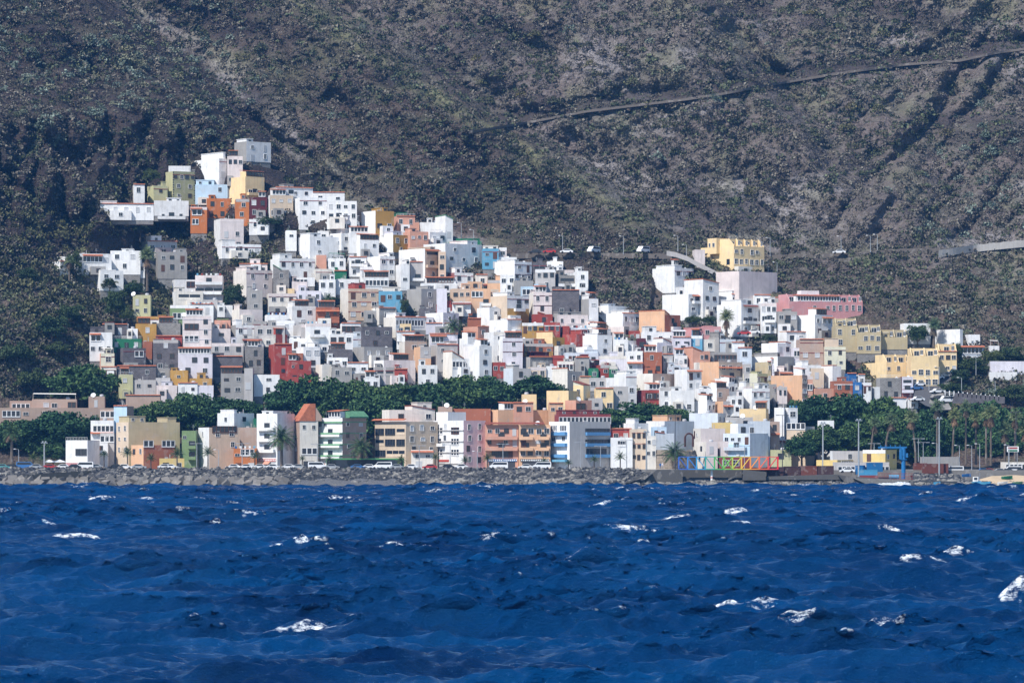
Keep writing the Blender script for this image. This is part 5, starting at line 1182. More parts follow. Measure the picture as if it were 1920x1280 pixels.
for i in range(70):
    u = rb.uniform(40, 520); v = rb.uniform(40, 260)
    if u > 230 + v * 1.05: continue
    bush(u, v, rb.uniform(8, 17), 3, 'pale candelabra spurge clump on the rocky left spur', 'spurge clumps on the left spur')
for u, v, hw in ((1860, 285, 18), (1810, 278, 12), (1845, 255, 11), (1905, 265, 12), (1800, 335, 12), (1835, 345, 11), (1820, 315, 9), (1860, 355, 8), (1275, 130, 14), (1220, 78, 12), (700, 215, 12), (835, 295, 10), (820, 320, 9)):
    bush(u, v, hw, 3, 'pale spurge clump on the open right hand slope', 'spurge clumps on the right slope')
# ---------------------------------------------------------------- boulders, concrete blocks and quay
rock_m = mat('basalt', (.1, .1, .105), .9, .2); t, N, L, b = nodes(rock_m); oi = N.new('ShaderNodeObjectInfo'); geo = N.new('ShaderNodeNewGeometry')
a = noise_node(t, 1.2, 5, .7, pos(t)); a2 = noise_node(t, .35, 3, .6, pos(t)); mm = N.new('ShaderNodeMath'); mm.operation = 'MULTIPLY_ADD'; L.new(geo.outputs['Random Per Island'], mm.inputs[0]); mm.inputs[1].default_value = .5; L.new(a2.outputs[0], mm.inputs[2])
c = ramp(t, mm.outputs[0], [(.3, (.022, .024, .029)), (.65, (.055, .058, .064)), (.85, (.11, .108, .108)), (1.0, (.25, .235, .21))])
sz = N.new('ShaderNodeSeparateXYZ'); L.new(pos(t), sz.inputs[0]); wet = ramp(t, sz.outputs[2], [(.35, (.35, .35, .37)), (1.0, (1, 1, 1))])
c = mix(t, 1.0, c, ramp(t, a.outputs[0], [(.3, (.6, .6, .6)), (.7, (1.15, 1.15, 1.15))]), 'MULTIPLY'); L.new(mix(t, 1.0, c, wet, 'MULTIPLY'), b.inputs['Base Color'])
bump(t, a.outputs[0], .6, .15, b)
cube_m = plaster('armour_concrete', (.17, .158, .145), .6)
import bmesh
def rock_data(seed, sb=2):
    bm = bmesh.new(); bmesh.ops.create_icosphere(bm, subdivisions=sb, radius=1); rnd = random.Random(seed)
    cuts = [(Vector((rnd.gauss(0, 1), rnd.gauss(0, 1), rnd.gauss(0, 1))).normalized(), rnd.uniform(.45, .8)) for _ in range(9)]
    for v_ in bm.verts:
        for n_, d_ in cuts:
            e = v_.co.dot(n_) - d_
            if e > 0: v_.co -= n_ * e
        v_.co.x *= 1.25; v_.co.z *= .8
    V = np.array([v_.co[:] for v_ in bm.verts]); Fc = np.array([[w.index for w in f.verts] for f in bm.faces]); bm.free(); return V, Fc
RD = [rock_data(s) for s in range(10)]; RM_ = [npmesh('boulder', V, Fc, [rock_m]) for V, Fc in RD]; RD = [rock_data(s, 1) for s in range(10)]
def rtop(x): return float(np.interp(x, [-60, 1180, 1205, 1235, 1262, 1300, 1385, 1400, 1560, 1600, 1705, 1712, 1800, 1812, 1960], [877, 877, 883, 898, 903, 899, 896, 900, 898, 908, 908, 889, 890, 903, 905]))
rr = random.Random(9); cand = []
for i in range(8200):
    px = rr.uniform(-30, 1950); tp = rtop(px); f_ = rr.random() ** .9; yv = tp + (914 - tp) * f_
    gravel = 535 < px < 760 and 896 < yv or (1262 < px < 1390 and yv < 903)
    if gravel and rr.random() < .88: continue
    if 25 < px < 170 and yv < 901 and abs(yv - (893 - (px - 60) * .03)) < 3.5: continue
    if px < 540 and yv > 899: continue
    zt = CAMZ + (HZ - yv) * 1002 / F; Y = 1009 - 11.5 * (1 - max(0, zt) / 5.0) if tp < 890 else 1007 - 9 * (1 - max(0, zt) / 3.2)
    sz_ = rr.uniform(.38, .98) * (1.15 if f_ > .6 else 1)
    cand.append((sz_, px, yv, Y))
cand.sort(reverse=True)
def rmat(sz_): return Matrix.Rotation(rr.uniform(0, 6.28), 3, 'Z') @ Matrix.Rotation(rr.uniform(-.7, .7), 3, 'X')
Vs, Fs, off = [], [], 0
for i, (sz_, px, yv, Y) in enumerate(cand):
    p = P(px, yv, Y); k = i % 10
    if i < 250:
        o = bpy.data.objects.new('boulder', RM_[k]); o.location = p; o.rotation_euler = (rr.uniform(-.7, .7), rr.uniform(-.4, .4), rr.uniform(0, 6.28)); o.scale = (sz_ * 1.1,) * 3; link(o)
        tagp(o, 'large grey basalt boulder in the sea defence', 'boulder', 'large boulders of the sea defence')
    else:
        V, Fc = RD[k]; q = (V * sz_) @ np.array(rmat(1)).T + np.array(p); Vs.append(q); Fs.append(Fc + off); off += len(q)
o = bpy.data.objects.new('boulders', npmesh('boulders', np.concatenate(Vs), np.concatenate(Fs), [rock_m])); link(o); tagp(o, 'grey basalt boulders heaped along the shore', kind='stuff')
# slope under them, gravel and sand
mb = MB(); xs_ = list(range(-700, 2700, 10)); q = []
for x in xs_:
    tp = rtop(x) + 2; z1 = CAMZ + (HZ - tp) * 1009 / F
    q.append([((x - 960) * 1009 / F, 1010, z1), ((x - 960) * 1009 / F, 1007.5, z1 - .3), ((x - 960) * 998 / F, 995, -.9)])
for a_, b_ in zip(q, q[1:]): mb.add(a_ + b_, [(0, 1, 4, 3), (1, 2, 5, 4)])
tagp(mb.obj('shore_slope', plaster('dark_rubble', (.03, .032, .036))), 'dark ground under the boulders', kind='structure')  # near black colour stands for shade in the gaps between boulders
grav = mat('gravel', (.12, .12, .125), .95); t, N, L, b = nodes(grav); a = noise_node(t, 4, 4, .8, pos(t)); L.new(ramp(t, a.outputs[0], [(.35, (.05, .052, .058)), (.55, (.13, .13, .135)), (.75, (.28, .27, .26))]), b.inputs['Base Color']); bump(t, a.outputs[0], 1, .25, b)
def strip(name, x0, x1, ya, Ya, yb, Yb, m, lab):
    mb = MB(); n = 40; rows_ = 8; V = []
    for j in range(rows_ + 1):
        for i in range(n + 1):
            f_ = j / rows_; px = x0 + (x1 - x0) * i / n; e = min(1, 5 * min(i, n - i) / n); y = yb + (ya - yb) * f_ * e + .8 * math.sin(i * .7 + j); V.append(P(px, y, Yb + (Ya - Yb) * f_))
    mb.add(V, [(j * (n + 1) + i, j * (n + 1) + i + 1, (j + 1) * (n + 1) + i + 1, (j + 1) * (n + 1) + i) for j in range(rows_) for i in range(n)])
    return tagp(mb.obj(name, m), lab, kind='structure')
strip('gravel_beach', 500, 800, 896, 1003, 914, 994.5, grav, 'grey gravel beach between the boulders')
strip('gravel_bank', 1255, 1400, 897, 1005, 906, 1000, grav, 'gravel bank under the coloured bridge')
sand = mat('sand', (.42, .32, .21), .95)
strip('sand_beach', 1800, 2100, 891, 1006.5, 911, 996, sand, 'pale sand beach at the right edge')
# tilted concrete cubes
for i in range(74):
    x = -12 + i * 7.5 + rr.uniform(-3, 3); row = i % 2; s = rr.uniform(1.7, 2.4); cb = MB().box(-.5, .5, -.5, .5, -.5, .5) if i == 0 else None
    if i == 0: CBM = cb.mesh('concrete_block', [cube_m])
    o = bpy.data.objects.new('concrete_block', CBM); o.location = P(x, 909 - 6.5 * row + rr.uniform(-1.5, 1.5), 995.5 + 2.2 * row); o.scale = (s,) * 3; o.rotation_euler = [rr.uniform(-.8, .8) for _ in range(3)]; link(o)
    tagp(o, 'tilted concrete armour cube at the water line', 'concrete block', 'concrete armour cubes on the left shore')
# sloping slipway wall among the rocks
def quad_prism(name, pts, Y, th, m, lab, cat):
    q = [P(x, y, Y) for x, y in pts]; o = MB().prism([(p.x, p.z) for p in q], Y, Y + th).obj(name, m); return tagp(o, lab, cat)
quad_prism('sea_wall', [(52, 889), (168, 882), (170, 885), (140, 897), (40, 898)], 997.5, 3, plaster('dark_concrete', (.035, .037, .036)), 'dark sloping concrete slab set among the boulders on the left', 'sea wall')  # concrete coloured very dark to carry the shade on its face
M_quay_shade = plaster('quay_concrete', (.095, .092, .088), .5)  # concrete darkened so that the quay's shade is in its colour
quad_prism('slipway', [(1232, 880), (1280, 880), (1280, 910), (1196, 909)], 1000, 6, M_quay_shade, 'concrete slipway wall left of the coloured bridge', 'slipway')
quad_prism('slipway', [(1212, 885), (1222, 885), (1180, 905), (1172, 905)], 998, 2, M_quay_shade, 'narrow concrete ramp edge among the rocks', 'slipway')
quad_prism('quay_wall', [(1278, 880), (1420, 880), (1420, 902), (1278, 902)], 1007.2, 3, M_quay_shade, 'long concrete quay wall behind the bridge pier', 'quay wall')
quad_prism('stair_ramp', [(1396, 884), (1396, 887), (1366, 900), (1366, 897)], 1001, 1.5, M_quay_shade, 'concrete stair ramp rising to the container store', 'stair')
quad_prism('quay_block', [(1393, 880), (1436, 884), (1436, 900), (1393, 900)], 1000, 5, M_quay_shade, 'grey block wall under the left end of the container store', 'quay wall')
quad_prism('quay_wall', [(1430, 893), (1572, 889), (1600, 895), (1600, 899), (1430, 899)], 1001, 6, M_quay_shade, 'low concrete quay in front of the container store', 'quay wall')
quad_prism('pier', [(1572, 891), (1700, 900), (1702, 910), (1590, 910)], 999, 9, M_quay_shade, 'concrete pier under the blue crane', 'pier')
quad_prism('pier', [(1600, 896), (1704, 899), (1704, 914), (1640, 914)], 997.5, 3, plaster('pier_concrete', (.20, .19, .175)), 'sea worn front edge of the concrete pier', 'pier')
quad_prism('quay_wall', [(1704, 901), (1800, 902), (1800, 908), (1704, 911)], 998.5, 3, plaster('dark_wet', (.05, .055, .06)), 'dark low wall right of the pier', 'quay wall')
sheet('harbour_ground', -20 + 20, 200, 1003, 1012, 2.4, M_quay_shade, 'concrete ground of the harbour yard') if False else None
# splash at the pier
fo = mat('foam', (.85, .88, .9), .9); V, Fc = clump(2600, 3, .6, .05)
for (x, w, hgt) in ((1668, 34, 1.5), (1690, 18, 2.0), (1755, 30, .7), (1225, 16, .6), (60, 10, .6), (240, 6, 1.3)):
    p = P(x, 912, 994.5); o = bpy.data.objects.new('spray', npmesh('spray', V * np.array([w * .142, 1.2, hgt]), Fc, [fo])); o.location = p; link(o); tagp(o, 'white spray thrown up where waves hit the shore', kind='stuff')
# ---------------------------------------------------------------- rainbow truss bridge
br = empty('truss_bridge', P(1366, 880, 1001), 0, label='footbridge truss painted in rainbow colours, blue at the left to red at the right', cat='footbridge')
cols = [(0, 90, 190), (0, 130, 215), (30, 160, 210), (20, 170, 150), (50, 180, 70), (120, 190, 60), (190, 200, 50), (240, 190, 30), (250, 150, 30), (245, 100, 40), (225, 50, 45), (215, 35, 55)]
s = 1001 / F; X0 = (1273 - 1366) * s; bw_ = (1458 - 1273) * s / 11; ht = 24.5 * s
for i in range(11):
    m = mat('bridge_paint', tuple(v_ * .75 + .05 for v_ in lin(cols[i])), .5); xa, xb = X0 + i * bw_, X0 + (i + 1) * bw_; q = MB()
    for y in (0, 2.4):
        q.box(xa, xb, y, y + .2, 0, .24).box(xa, xb, y, y + .2, ht - .2, ht).box(xa - .12, xa + .12, y + .01, y + .24, .3, ht - .25)
        if i == 5: q.tube((xa, y + .12, .2), (xb, y + .12, ht - .15), .09, n=5)
        a_, b_ = ((xa, ht - .15), (xb, .2)) if i <= 5 else ((xa, .2), (xb, ht - .15)); q.tube((a_[0], y + .12, a_[1]), (b_[0], y + .12, b_[1]), .085, n=5)
    q.box(xa, xb, .3, 2.4, .02, .12); q.obj('truss_bay', m, br)
MB().box(-X0 - .12, -X0 + .12, 0, .25, 0, ht).box(-X0 - .12, -X0 + .12, 2.4, 2.65, 0, ht).obj('end_post', mat('red_paint_gloss', lin(cols[11]), .5), br)
pr = MB().tube((0, 1.3, -3.6), (0, 1.3, 0), .32, n=10, m=0).tube((0, 1.3, -2.3), (0, 1.3, -2.0), .34, n=10, m=1); q = pr.obj('pier_column', [M_white, M_red], br); q.location.x = (1335 - 1366) * s
# ---------------------------------------------------------------- harbour yard
cor = plaster('rust_red', (.16, .055, .04)); corb = plaster('dark_rust', (.075, .04, .04)); blu = plaster('container_blue', (.02, .15, .36)); lbl = plaster('light_blue', (.08, .33, .55))
def container(x0, x1, yt, yb, Y, m, lab, d=2.5, grp=None, ribs=True, rz=0):
    s = Y / F; w = (x1 - x0) * s; h = (yb - yt) * s; o = empty('container', P((x0 + x1) / 2, yb, Y), rz, label=lab, cat='container', group=grp); q = MB().box(-w / 2, w / 2, 0, d, 0, h)
    if ribs:
        for i in range(int(w / .35)): q.box(-w / 2 + .1 + i * .35, -w / 2 + .22 + i * .35, -.06, -.004, .15, h - .15)
    q.box(-w / 2 - .05, w / 2 + .05, -.08, -.003, h - .14, h + .02).box(-w / 2 - .05, w / 2 + .05, -.08, -.003, 0, .14).obj('body', m, o)
    d_ = MB().box(w / 2 + .004, w / 2 + .06, .1, d / 2 - .03, .1, h - .1).box(w / 2 + .004, w / 2 + .06, d / 2 + .03, d - .1, .1, h - .1).obj('door', m, o); return o
gcl = 'rusty containers in the row on the quay'
for i, (x0, x1, yt, yb, m, lab) in enumerate(((1398, 1438, 876, 885, cor, 'rust red container at the left end of the row'), (1438, 1470, 875, 894, corb, 'dark container, second in the row'), (1470, 1500, 874, 893, corb, 'dark container with a blue streak, third in the row'), (1500, 1532, 873, 892, cor, 'rusty container right of the middle of the row'), (1532, 1563, 873, 890, corb, 'dark container at the right end of the row'))):
    container(x0, x1, yt, yb, 1003.5 + i * .3, m, lab, grp=gcl)
container(1714, 1738, 868, 887, 1010, cor, 'rust red container behind the rocks, left one'); container(1730, 1778, 869, 887, 1007, cor, 'long rusty container behind the rocks, right one', d=6)
container(1626, 1655, 867, 884, 1004, blu, 'dark blue container with small white lettering in the harbour yard')
container(1605, 1622, 872, 889, 1005, blu, 'narrow dark blue container beside the mast')
o = container(1612, 1645, 880, 899, 1000, lbl, 'light blue hut with a dark red lower half in front of the containers'); MB().box(-2.45, 2.45, -.12, -.09, 0, 1.2).obj('red_base', MT['M'], o)
for a in '''1533 1570 1610 862 879 yy 1015|g-.1:.2-.95 Q|left low wing of the yellow harbour house with a flat canopy
1560 1562 1622 845 879 yW 1021|f1 U:.0-.4e Q|white and yellow upper part of the harbour house
1620 1660 1686 843 886 yy 1012|f2 s2 P |main yellow cube of the harbour house behind the crane
1564 1566 1668 866 886 e 1011|g0.2:.05-1 Q|glazed grey canopy front of the harbour house
1728 1732 1800 856 870 G 1030|Q f1|low grey wall building under the fan palms
1880 1884 1926 866 876 w 1028|Q g0|low white beach kiosk at the right edge'''.split('\n'):
    q, sp_, lab = a.split('|'); q = q.split(); H(*[float(e) for e in q[:5]], q[5], sp_, lab, Y=float(q[6]), zb=2.3, ext=0.0, name='harbour_house', cat='building')
# blue crane
s = 1002 / F; cr = empty('harbour_crane', P(1694, 898, 1002), 0, label='bright blue column crane with its arm pointing left in the harbour yard', cat='crane')
MB().tube((0, 0, 0), (0, 0, 6.2), .55, n=14).tube((0, 0, 6.2), (0, 0, 8.4), .6, n=14).box(-.9, .9, -.7, .7, 5.2, 5.35).obj('column', blu, cr)
ar = MB().box(-6.8, .9, -.25, .25, 8.35, 8.75); 
for i in range(5): ar.box(-6.2 + i * 1.3, -6.0 + i * 1.3, -.1, .1, 8.75, 9.2)
ar.box(-6.9, -.5, -.5, -.35, 8.2, 8.3).obj('arm', blu, cr); MB().box(-1.1, -.5, -.7, .7, 5.4, 8.2).box(.6, 1.2, -.3, .3, 5.8, 7).obj('ladder_cage', blu, cr); MB().box(-5.6, -4.4, -.35, .35, 7.9, 8.3).obj('hoist', M_dark, cr)
# red railing and tank
q = MB()
for i in range(24): q.box(i * .4, i * .4 + .06, 0, .06, 0, 1.7)
for z in (.1, .85, 1.65): q.box(0, 9.3, -.01, .07, z, z + .08)
p = P(1647, 899, 1000); o = q.obj('safety_fence', plaster('red_oxide', (.28, .05, .05)), None, p); tagp(o, 'red oxide railing around the crane base', 'fence')
o = MB().tube((0, 0, .6), (2.6, 0, .6), .55, n=14).box(.3, .5, -.4, .4, -.1, .3).box(2.1, 2.3, -.4, .4, -.1, .3).obj('fuel_tank', lbl, None, P(1667, 898, 1001.5)); tagp(o, 'light blue cylindrical fuel tank behind the red railing', 'tank')
# ---------------------------------------------------------------- lamps and masts
def lamp(x, yt, yb, Y, kind, label, group=None):
    p = P(x, yb, Y); h = (yb - yt) * Y / F; o = empty('street_lamp', p, 0, label=label, cat='street lamp' if kind != 'mast' else 'mast', group=group); r_ = .1 if kind != 'mast' else .2
    MB().tube((0, 0, -.5), (0, 0, h), r_ * 1.3, r_ * .8, 8).obj('pole', M_galv if kind != 'dark' else M_dark, o)
    if kind in ('double', 'dark'): MB().tube((-1.3, 0, h), (1.3, 0, h), .06, n=6).obj('arm', M_galv if kind != 'dark' else M_dark, o); [MB().box(sg_ * 1.3 - .45, sg_ * 1.3 + .45, -.18, .18, h - .1, h + .08).obj('lamp_head', M_galv if kind != 'dark' else M_dark, o) for sg_ in (-1, 1)]
    elif kind == 'mast': MB().box(-.9, .9, -.3, .3, h - .25, h - .05).box(-.6, -.2, -.4, -.1, h - .05, h + .35).box(.2, .6, -.4, -.1, h - .05, h + .35).obj('lamp_head', M_galv, o)
    else: MB().tube((0, 0, h - .05), (-.9, 0, h + .1), .05, n=6).obj('arm', M_galv, o); MB().box(-1.4, -.8, -.15, .15, h + .02, h + .18).obj('lamp_head', M_white, o)
    return o
for x, yt, yb, Y, k, lab in ((1266, 777, 884, 1010, 'dark', 'tall dark lamp post in front of the round fort'), (1467, 778, 878, 1012, 'dark', 'tall dark lamp post beside the cream yard wall'), (1212, 809, 878, 1020, 'mast', 'grey pole between the two cream houses'), (1610, 787, 890, 1003, 'mast', 'tall grey floodlight mast in the harbour yard'), (1761, 784, 888, 1005, 'mast', 'tall grey floodlight mast beside the tallest fan palm'), (1543, 793, 872, 1018, 'mast', 'grey mast in front of the right laurels'), (1905, 772, 862, 1030, 'dark', 'tall dark lamp post near the right edge'), (1089, 829, 879, 1013, 'double', 'two armed lamp in front of the grey block'), (1126, 836, 879, 1012, 'double', 'two armed lamp right of the grey block'), (943, 832, 879, 1014, 'double', 'two armed lamp before the salmon block'), (844, 833, 879, 1013, 'double', 'two armed lamp before the white and pink block'), (786, 835, 879, 1014, 'double', 'two armed lamp before the cream block'), (595, 832, 879, 1014, 'double', 'two armed lamp left of the green banded block'), (454, 831, 879, 1014, 'double', 'two armed lamp before the orange house with cacti'), (369, 831, 879, 1013, 'double', 'two armed lamp before the white face'), (1175, 825, 879, 1016, 'double', 'two armed lamp beside the cream house'), (1396, 836, 879, 1014, 'double', 'two armed lamp before the tall blue fronted house'), (83, 829, 879, 1013, 'mast', 'grey pole beside the clipped bush'), (35, 842, 879, 1014, 'single', 'thin lamp near the left edge'), (1722, 822, 862, 1030, 'double', 'two armed lamp right of the crane'), (1731, 829, 868, 1024, 'double', 'shorter two armed lamp right of the crane'), (1639, 831, 845, 1030, 'double', 'two armed lamp above the harbour house'), (895, 846, 879, 1016, 'single', 'small curved lamp before the pink side wall'), (410, 843, 879, 1014, 'single', 'small curved lamp before the pinkish grey block')):
    lamp(x, yt, yb, Y, k, lab)
for x, yt, yb, lab in ((1799, 835, 887, 'first'), (1822, 835, 887, 'second'), (1837, 832, 887, 'third'), (1892, 834, 884, 'fourth'), (1757, 831, 866, 'hindmost')): lamp(x, yt, yb, 1012, 'single', lab + ' white lamp column from the left on the beach car park', 'white lamp columns on the beach car park')
for x, yt, yb in ((865, 418, 447), (888, 431, 455), (1055, 442, 472), (1169, 443, 474), (1271, 442, 468), (1287, 459, 480), (1444, 446, 478), (1577, 443, 474), (1632, 442, 470), (1645, 440, 466), (1440, 487, 508), (1457, 492, 514)):
    Y = float(depth(x, yb, False)) - 3; lamp(x, yt, yb, Y, 'single', 'small pale street lamp along the road on the mountain slope', 'street lamps on the hillside road')
for x, yt, yb in ((1830, 670, 700), (1803, 708, 735), (1866, 715, 740), (1742, 707, 730), (1761, 688, 722)): lamp(x, yt, yb, float(depth(x, yb, False)) - 5, 'single', 'pale street lamp near the street junction on the right', 'street lamps near the junction')
# ---------------------------------------------------------------- vehicles
def car_parts(L_, kind):
    w, h = 1.72, 1.45
    if kind == 'van': prof = [(-L_ / 2, .35), (-L_ / 2, 1.0), (-L_ / 2 + .5, 1.2), (-L_ / 2 + 1.2, 2.0), (L_ / 2 - .1, 2.05), (L_ / 2, 1.6), (L_ / 2, .35)]; h = 2.0
    elif kind == 'bus': prof = [(-L_ / 2, .4), (-L_ / 2, 2.9), (-L_ / 2 + .3, 3.1), (L_ / 2, 3.1), (L_ / 2, .4)]; h = 3.1; w = 2.4
    else: prof = [(-L_ / 2, .32), (-L_ / 2, .72), (-L_ / 2 + .9, .86), (-L_ / 2 + 1.5, 1.38), (L_ / 2 - 1.2, 1.42), (L_ / 2 - .35, .92), (L_ / 2, .85), (L_ / 2, .32)]
    return prof, w, h
paints = dict(w=mat('white_car_paint', (.75, .75, .76), .25, .5), g=mat('silver_car_paint', (.42, .43, .45), .3, .5, .3), k=mat('dark_car_paint', (.02, .022, .03), .25, .5), r=mat('red_car_paint', (.42, .03, .03), .3, .5), b=mat('blue_car_paint', (.04, .14, .35), .3, .5), t=mat('teal_car_paint', (.10, .32, .32), .3, .5), G=mat('green_bus_paint', (.08, .27, .09), .35, .5))
M_tyre = mat('tyre', (.015, .015, .015), .9); CARS = {}
def car(p, kind, col, label, rz=0, group=None):
    key = (kind, col)
    if key not in CARS:
        L_ = dict(car=4.1, van=5.0, bus=11.5)[kind]; prof, w, h = car_parts(L_, kind)
        bo = MB().prism(prof, -w / 2, w / 2).mesh('body', [paints[col]])
        if kind == 'car': gp = [(-L_ / 2 + 1.12, .92), (-L_ / 2 + 1.58, 1.31), (L_ / 2 - 1.24, 1.34), (L_ / 2 - .62, .94)]
        elif kind == 'van': gp = [(-L_ / 2 + .72, 1.25), (-L_ / 2 + 1.25, 1.85), (L_ / 2 - .3, 1.85), (L_ / 2 - .25, 1.25)]
        else: gp = [(-L_ / 2 + .1, .95), (-L_ / 2 + .1, 2.75), (L_ / 2 - .3, 2.75), (L_ / 2 - .3, .95)]
        gl_ = MB().prism(gp, -w / 2 - .02, w / 2 + .02).mesh('window', [M_glass]); wh = MB().tube((0, -.1, 0), (0, .1, 0), .33 if kind != 'bus' else .48, n=12).mesh('wheel', [M_tyre]); CARS[key] = (bo, gl_, wh, L_, w)
    bo, gl_, wh, L_, w = CARS[key]; o = empty('parked_car' if kind == 'car' else ('parked_van' if kind == 'van' else 'bus'), p, rz, label=label, cat=kind, group=group)
    link(bpy.data.objects.new('body', bo), o); link(bpy.data.objects.new('window', gl_), o)
    for x in (-L_ * .31, L_ * .3):
        for y in (-w / 2, w / 2): q = bpy.data.objects.new('wheel', wh); q.location = (x, y, .33); link(q, o)
    return o
cn = dict(w='white', g='silver', k='dark', r='red', b='blue', t='teal', G='green')
near = ['the left photo edge', 'the left young palms', 'the clipped bush', 'the modern white house', 'the low orange house', 'the amber kiosk', 'the green house', 'the pinkish grey block', 'the orange house with cacti', 'the white balcony block', 'the tallest date palm', 'the taupe block', 'the green banded block', 'the second date palm', 'the cream nine bay block', 'the small cream house', 'the white and pink block', 'the pink side wall', 'the salmon block', 'the yellow cream block']
seen = {}
for i, (x, col, kd) in enumerate(((8, 't', 'car'), (22, 'k', 'car'), (50, 'b', 'van'), (72, 'g', 'car'), (97, 'r', 'car'), (122, 'w', 'car'), (140, 'k', 'car'), (160, 'w', 'van'), (180, 'g', 'car'), (218, 'k', 'car'), (236, 'w', 'car'), (262, 'g', 'car'), (312, 'w', 'car'), (322, 'w', 'car'), (438, 'w', 'car'), (462, 'w', 'car'), (490, 'w', 'car'), (514, 'w', 'car'), (541, 'w', 'car'), (562, 'g', 'car'), (578, 'k', 'car'), (596, 'w', 'van'), (624, 'g', 'car'), (648, 'k', 'car'), (672, 'b', 'car'), (694, 'w', 'car'), (718, 'w', 'van'), (746, 'g', 'car'), (770, 'w', 'car'), (806, 'r', 'car'), (838, 'k', 'car'), (864, 'w', 'car'), (935, 'w', 'van'), (985, 'w', 'car'), (1016, 'w', 'van'))):
    nr = near[min(len(near) - 1, int(np.searchsorted([20, 80, 110, 190, 250, 300, 345, 437, 482, 515, 545, 594, 650, 700, 770, 811, 866, 908, 972], x)))]
    k = (col, kd, nr); seen[k] = seen.get(k, 0) + 1; od = {1: '', 2: 'second ', 3: 'third '}[seen[k]]
    car(((x - 960) * 1014 / F, 1011.2 + (i % 3) * .5, 4.75), kd, col, f'{od}{cn[col]} {kd} parked by the sea wall before {nr}', rz=rr.choice((0, PI)), group='vehicles parked along the sea front')
for x, lab in ((652, 'left'), (690, 'middle'), (718, 'right')): car(((x - 960) * 1019 / F, 1018.6, 4.6), 'bus', 'G', lab + ' one of three green buses waiting behind the parked cars')
for x, y, col, kd, lab in ((1062, 475, 'w', 'car', 'white car on the hillside road beside a lamp'), (1113, 474, 'w', 'van', 'small white van on the hillside road, right of the lamp'), (1030, 475, 'r', 'car', 'red car on the hillside road'), (1003, 476, 'k', 'car', 'dark car on the hillside road'), (1206, 474, 'w', 'van', 'white van on the hillside road left of the yellow block'), (1573, 476, 'w', 'car', 'white car on the hillside road right of the yellow block'), (1412, 626, 'w', 'car', 'white car parked under the wine red balcony house'), (1395, 628, 'r', 'car', 'dark red car beside the white one under the balcony house')):
    Y = float(depth(x, y, False)) - (4.0 if y < 480 else 7); car(P(x, y, Y), kd, col, lab, rz=R(55) if kd == 'van' else 0)
for x, y, col, kd, lab in ((1717, 731, 'b', 'car', 'blue car lowest in the steep street'), (1724, 724, 'w', 'car', 'white car second from the bottom of the steep street'), (1732, 718, 'w', 'car', 'white car third from the bottom of the steep street'), (1743, 714, 'w', 'van', 'white van in the steep street'), (1757, 711, 'w', 'car', 'white car near the top of the steep street'), (1773, 707, 'g', 'car', 'silver car near the top of the steep street'), (1788, 702, 'b', 'car', 'blue car at the top of the steep street'), (1757, 737, 'w', 'car', 'white car on the junction pavement'), (1758, 750, 'k', 'car', 'dark car parked behind the camper'), (1776, 755, 'w', 'van', 'large white camper van by the junction'), (1720, 752, 'w', 'car', 'white car turning at the junction')):
    Y = float(depth(x, y, False)) - 4; car(P(x, y, Y), kd, col, lab, rz=R(20))
for x, col, kd, lab in ((1789, 'w', 'van', 'white van right of the rusty containers'), (1842, 'b', 'car', 'blue car on the beach car park'), (1852, 'r', 'car', 'red car on the beach car park'), (1873, 'g', 'car', 'silver car on the beach car park'), (1888, 'k', 'car', 'dark car on the beach car park'), (1899, 'w', 'van', 'white van at the right end of the beach car park'), (1912, 'k', 'car', 'dark car at the right edge of the picture')):
    car(P(x, 887.5, 1010), kd, col, lab)
car(P(1588, 886, 1006), 'car', 'w', 'white pickup like car left of the harbour containers')
# steep street and junction
def road_strip(name, pts, m, lab):
    V = []
    for (xl, yl, xr, yr_) in pts:
        for x, y in ((xl, yl), (xr, yr_)): V.append(P(x, y, float(depth(x, y, False)) - 4.5))
    n = len(pts); return tagp(MB().add(V, [(2 * i, 2 * i + 1, 2 * i + 3, 2 * i + 2) for i in range(n - 1)]).obj(name, m), lab, kind='structure')
road_strip('steep_street', [(1795, 700, 1800, 703), (1760, 710, 1775, 716), (1735, 720, 1757, 728), (1715, 733, 1745, 742), (1712, 745, 1742, 755), (1735, 760, 1760, 768)], asph, 'steep asphalt street beside the yellow terrace')
road_strip('street_pavement', [(1775, 716, 1782, 717), (1757, 728, 1768, 729), (1745, 742, 1770, 742), (1742, 755, 1778, 755), (1760, 768, 1785, 768)], M_conc, 'pale pavement beside the junction')
o = quad_prism('retaining_wall', [(1790, 736), (1884, 744), (1884, 756), (1786, 756)], float(depth(1830, 756, False)) - 5, .6, MT['d'], 'brown retaining wall with a white picket fence on the right', 'retaining wall')
q = MB(); Yf = float(depth(1830, 756, False)) - 5
for i in range(13):
    p = P(1772 + i * 8.4, 733 + i * .85, Yf); q.box(p.x - .12, p.x + .12, Yf, Yf + .2, p.z - 1.2, p.z + .3)
for dz in (0, -.45): a_, b_ = P(1772, 734.5, Yf + .1), P(1873, 744.5, Yf + .1); q.tube((a_.x, a_.y, a_.z + dz), (b_.x, b_.y, b_.z + dz), .05, n=5)
tagp(q.obj('picket_fence', M_white), 'white post fence above the brown retaining wall', 'fence')
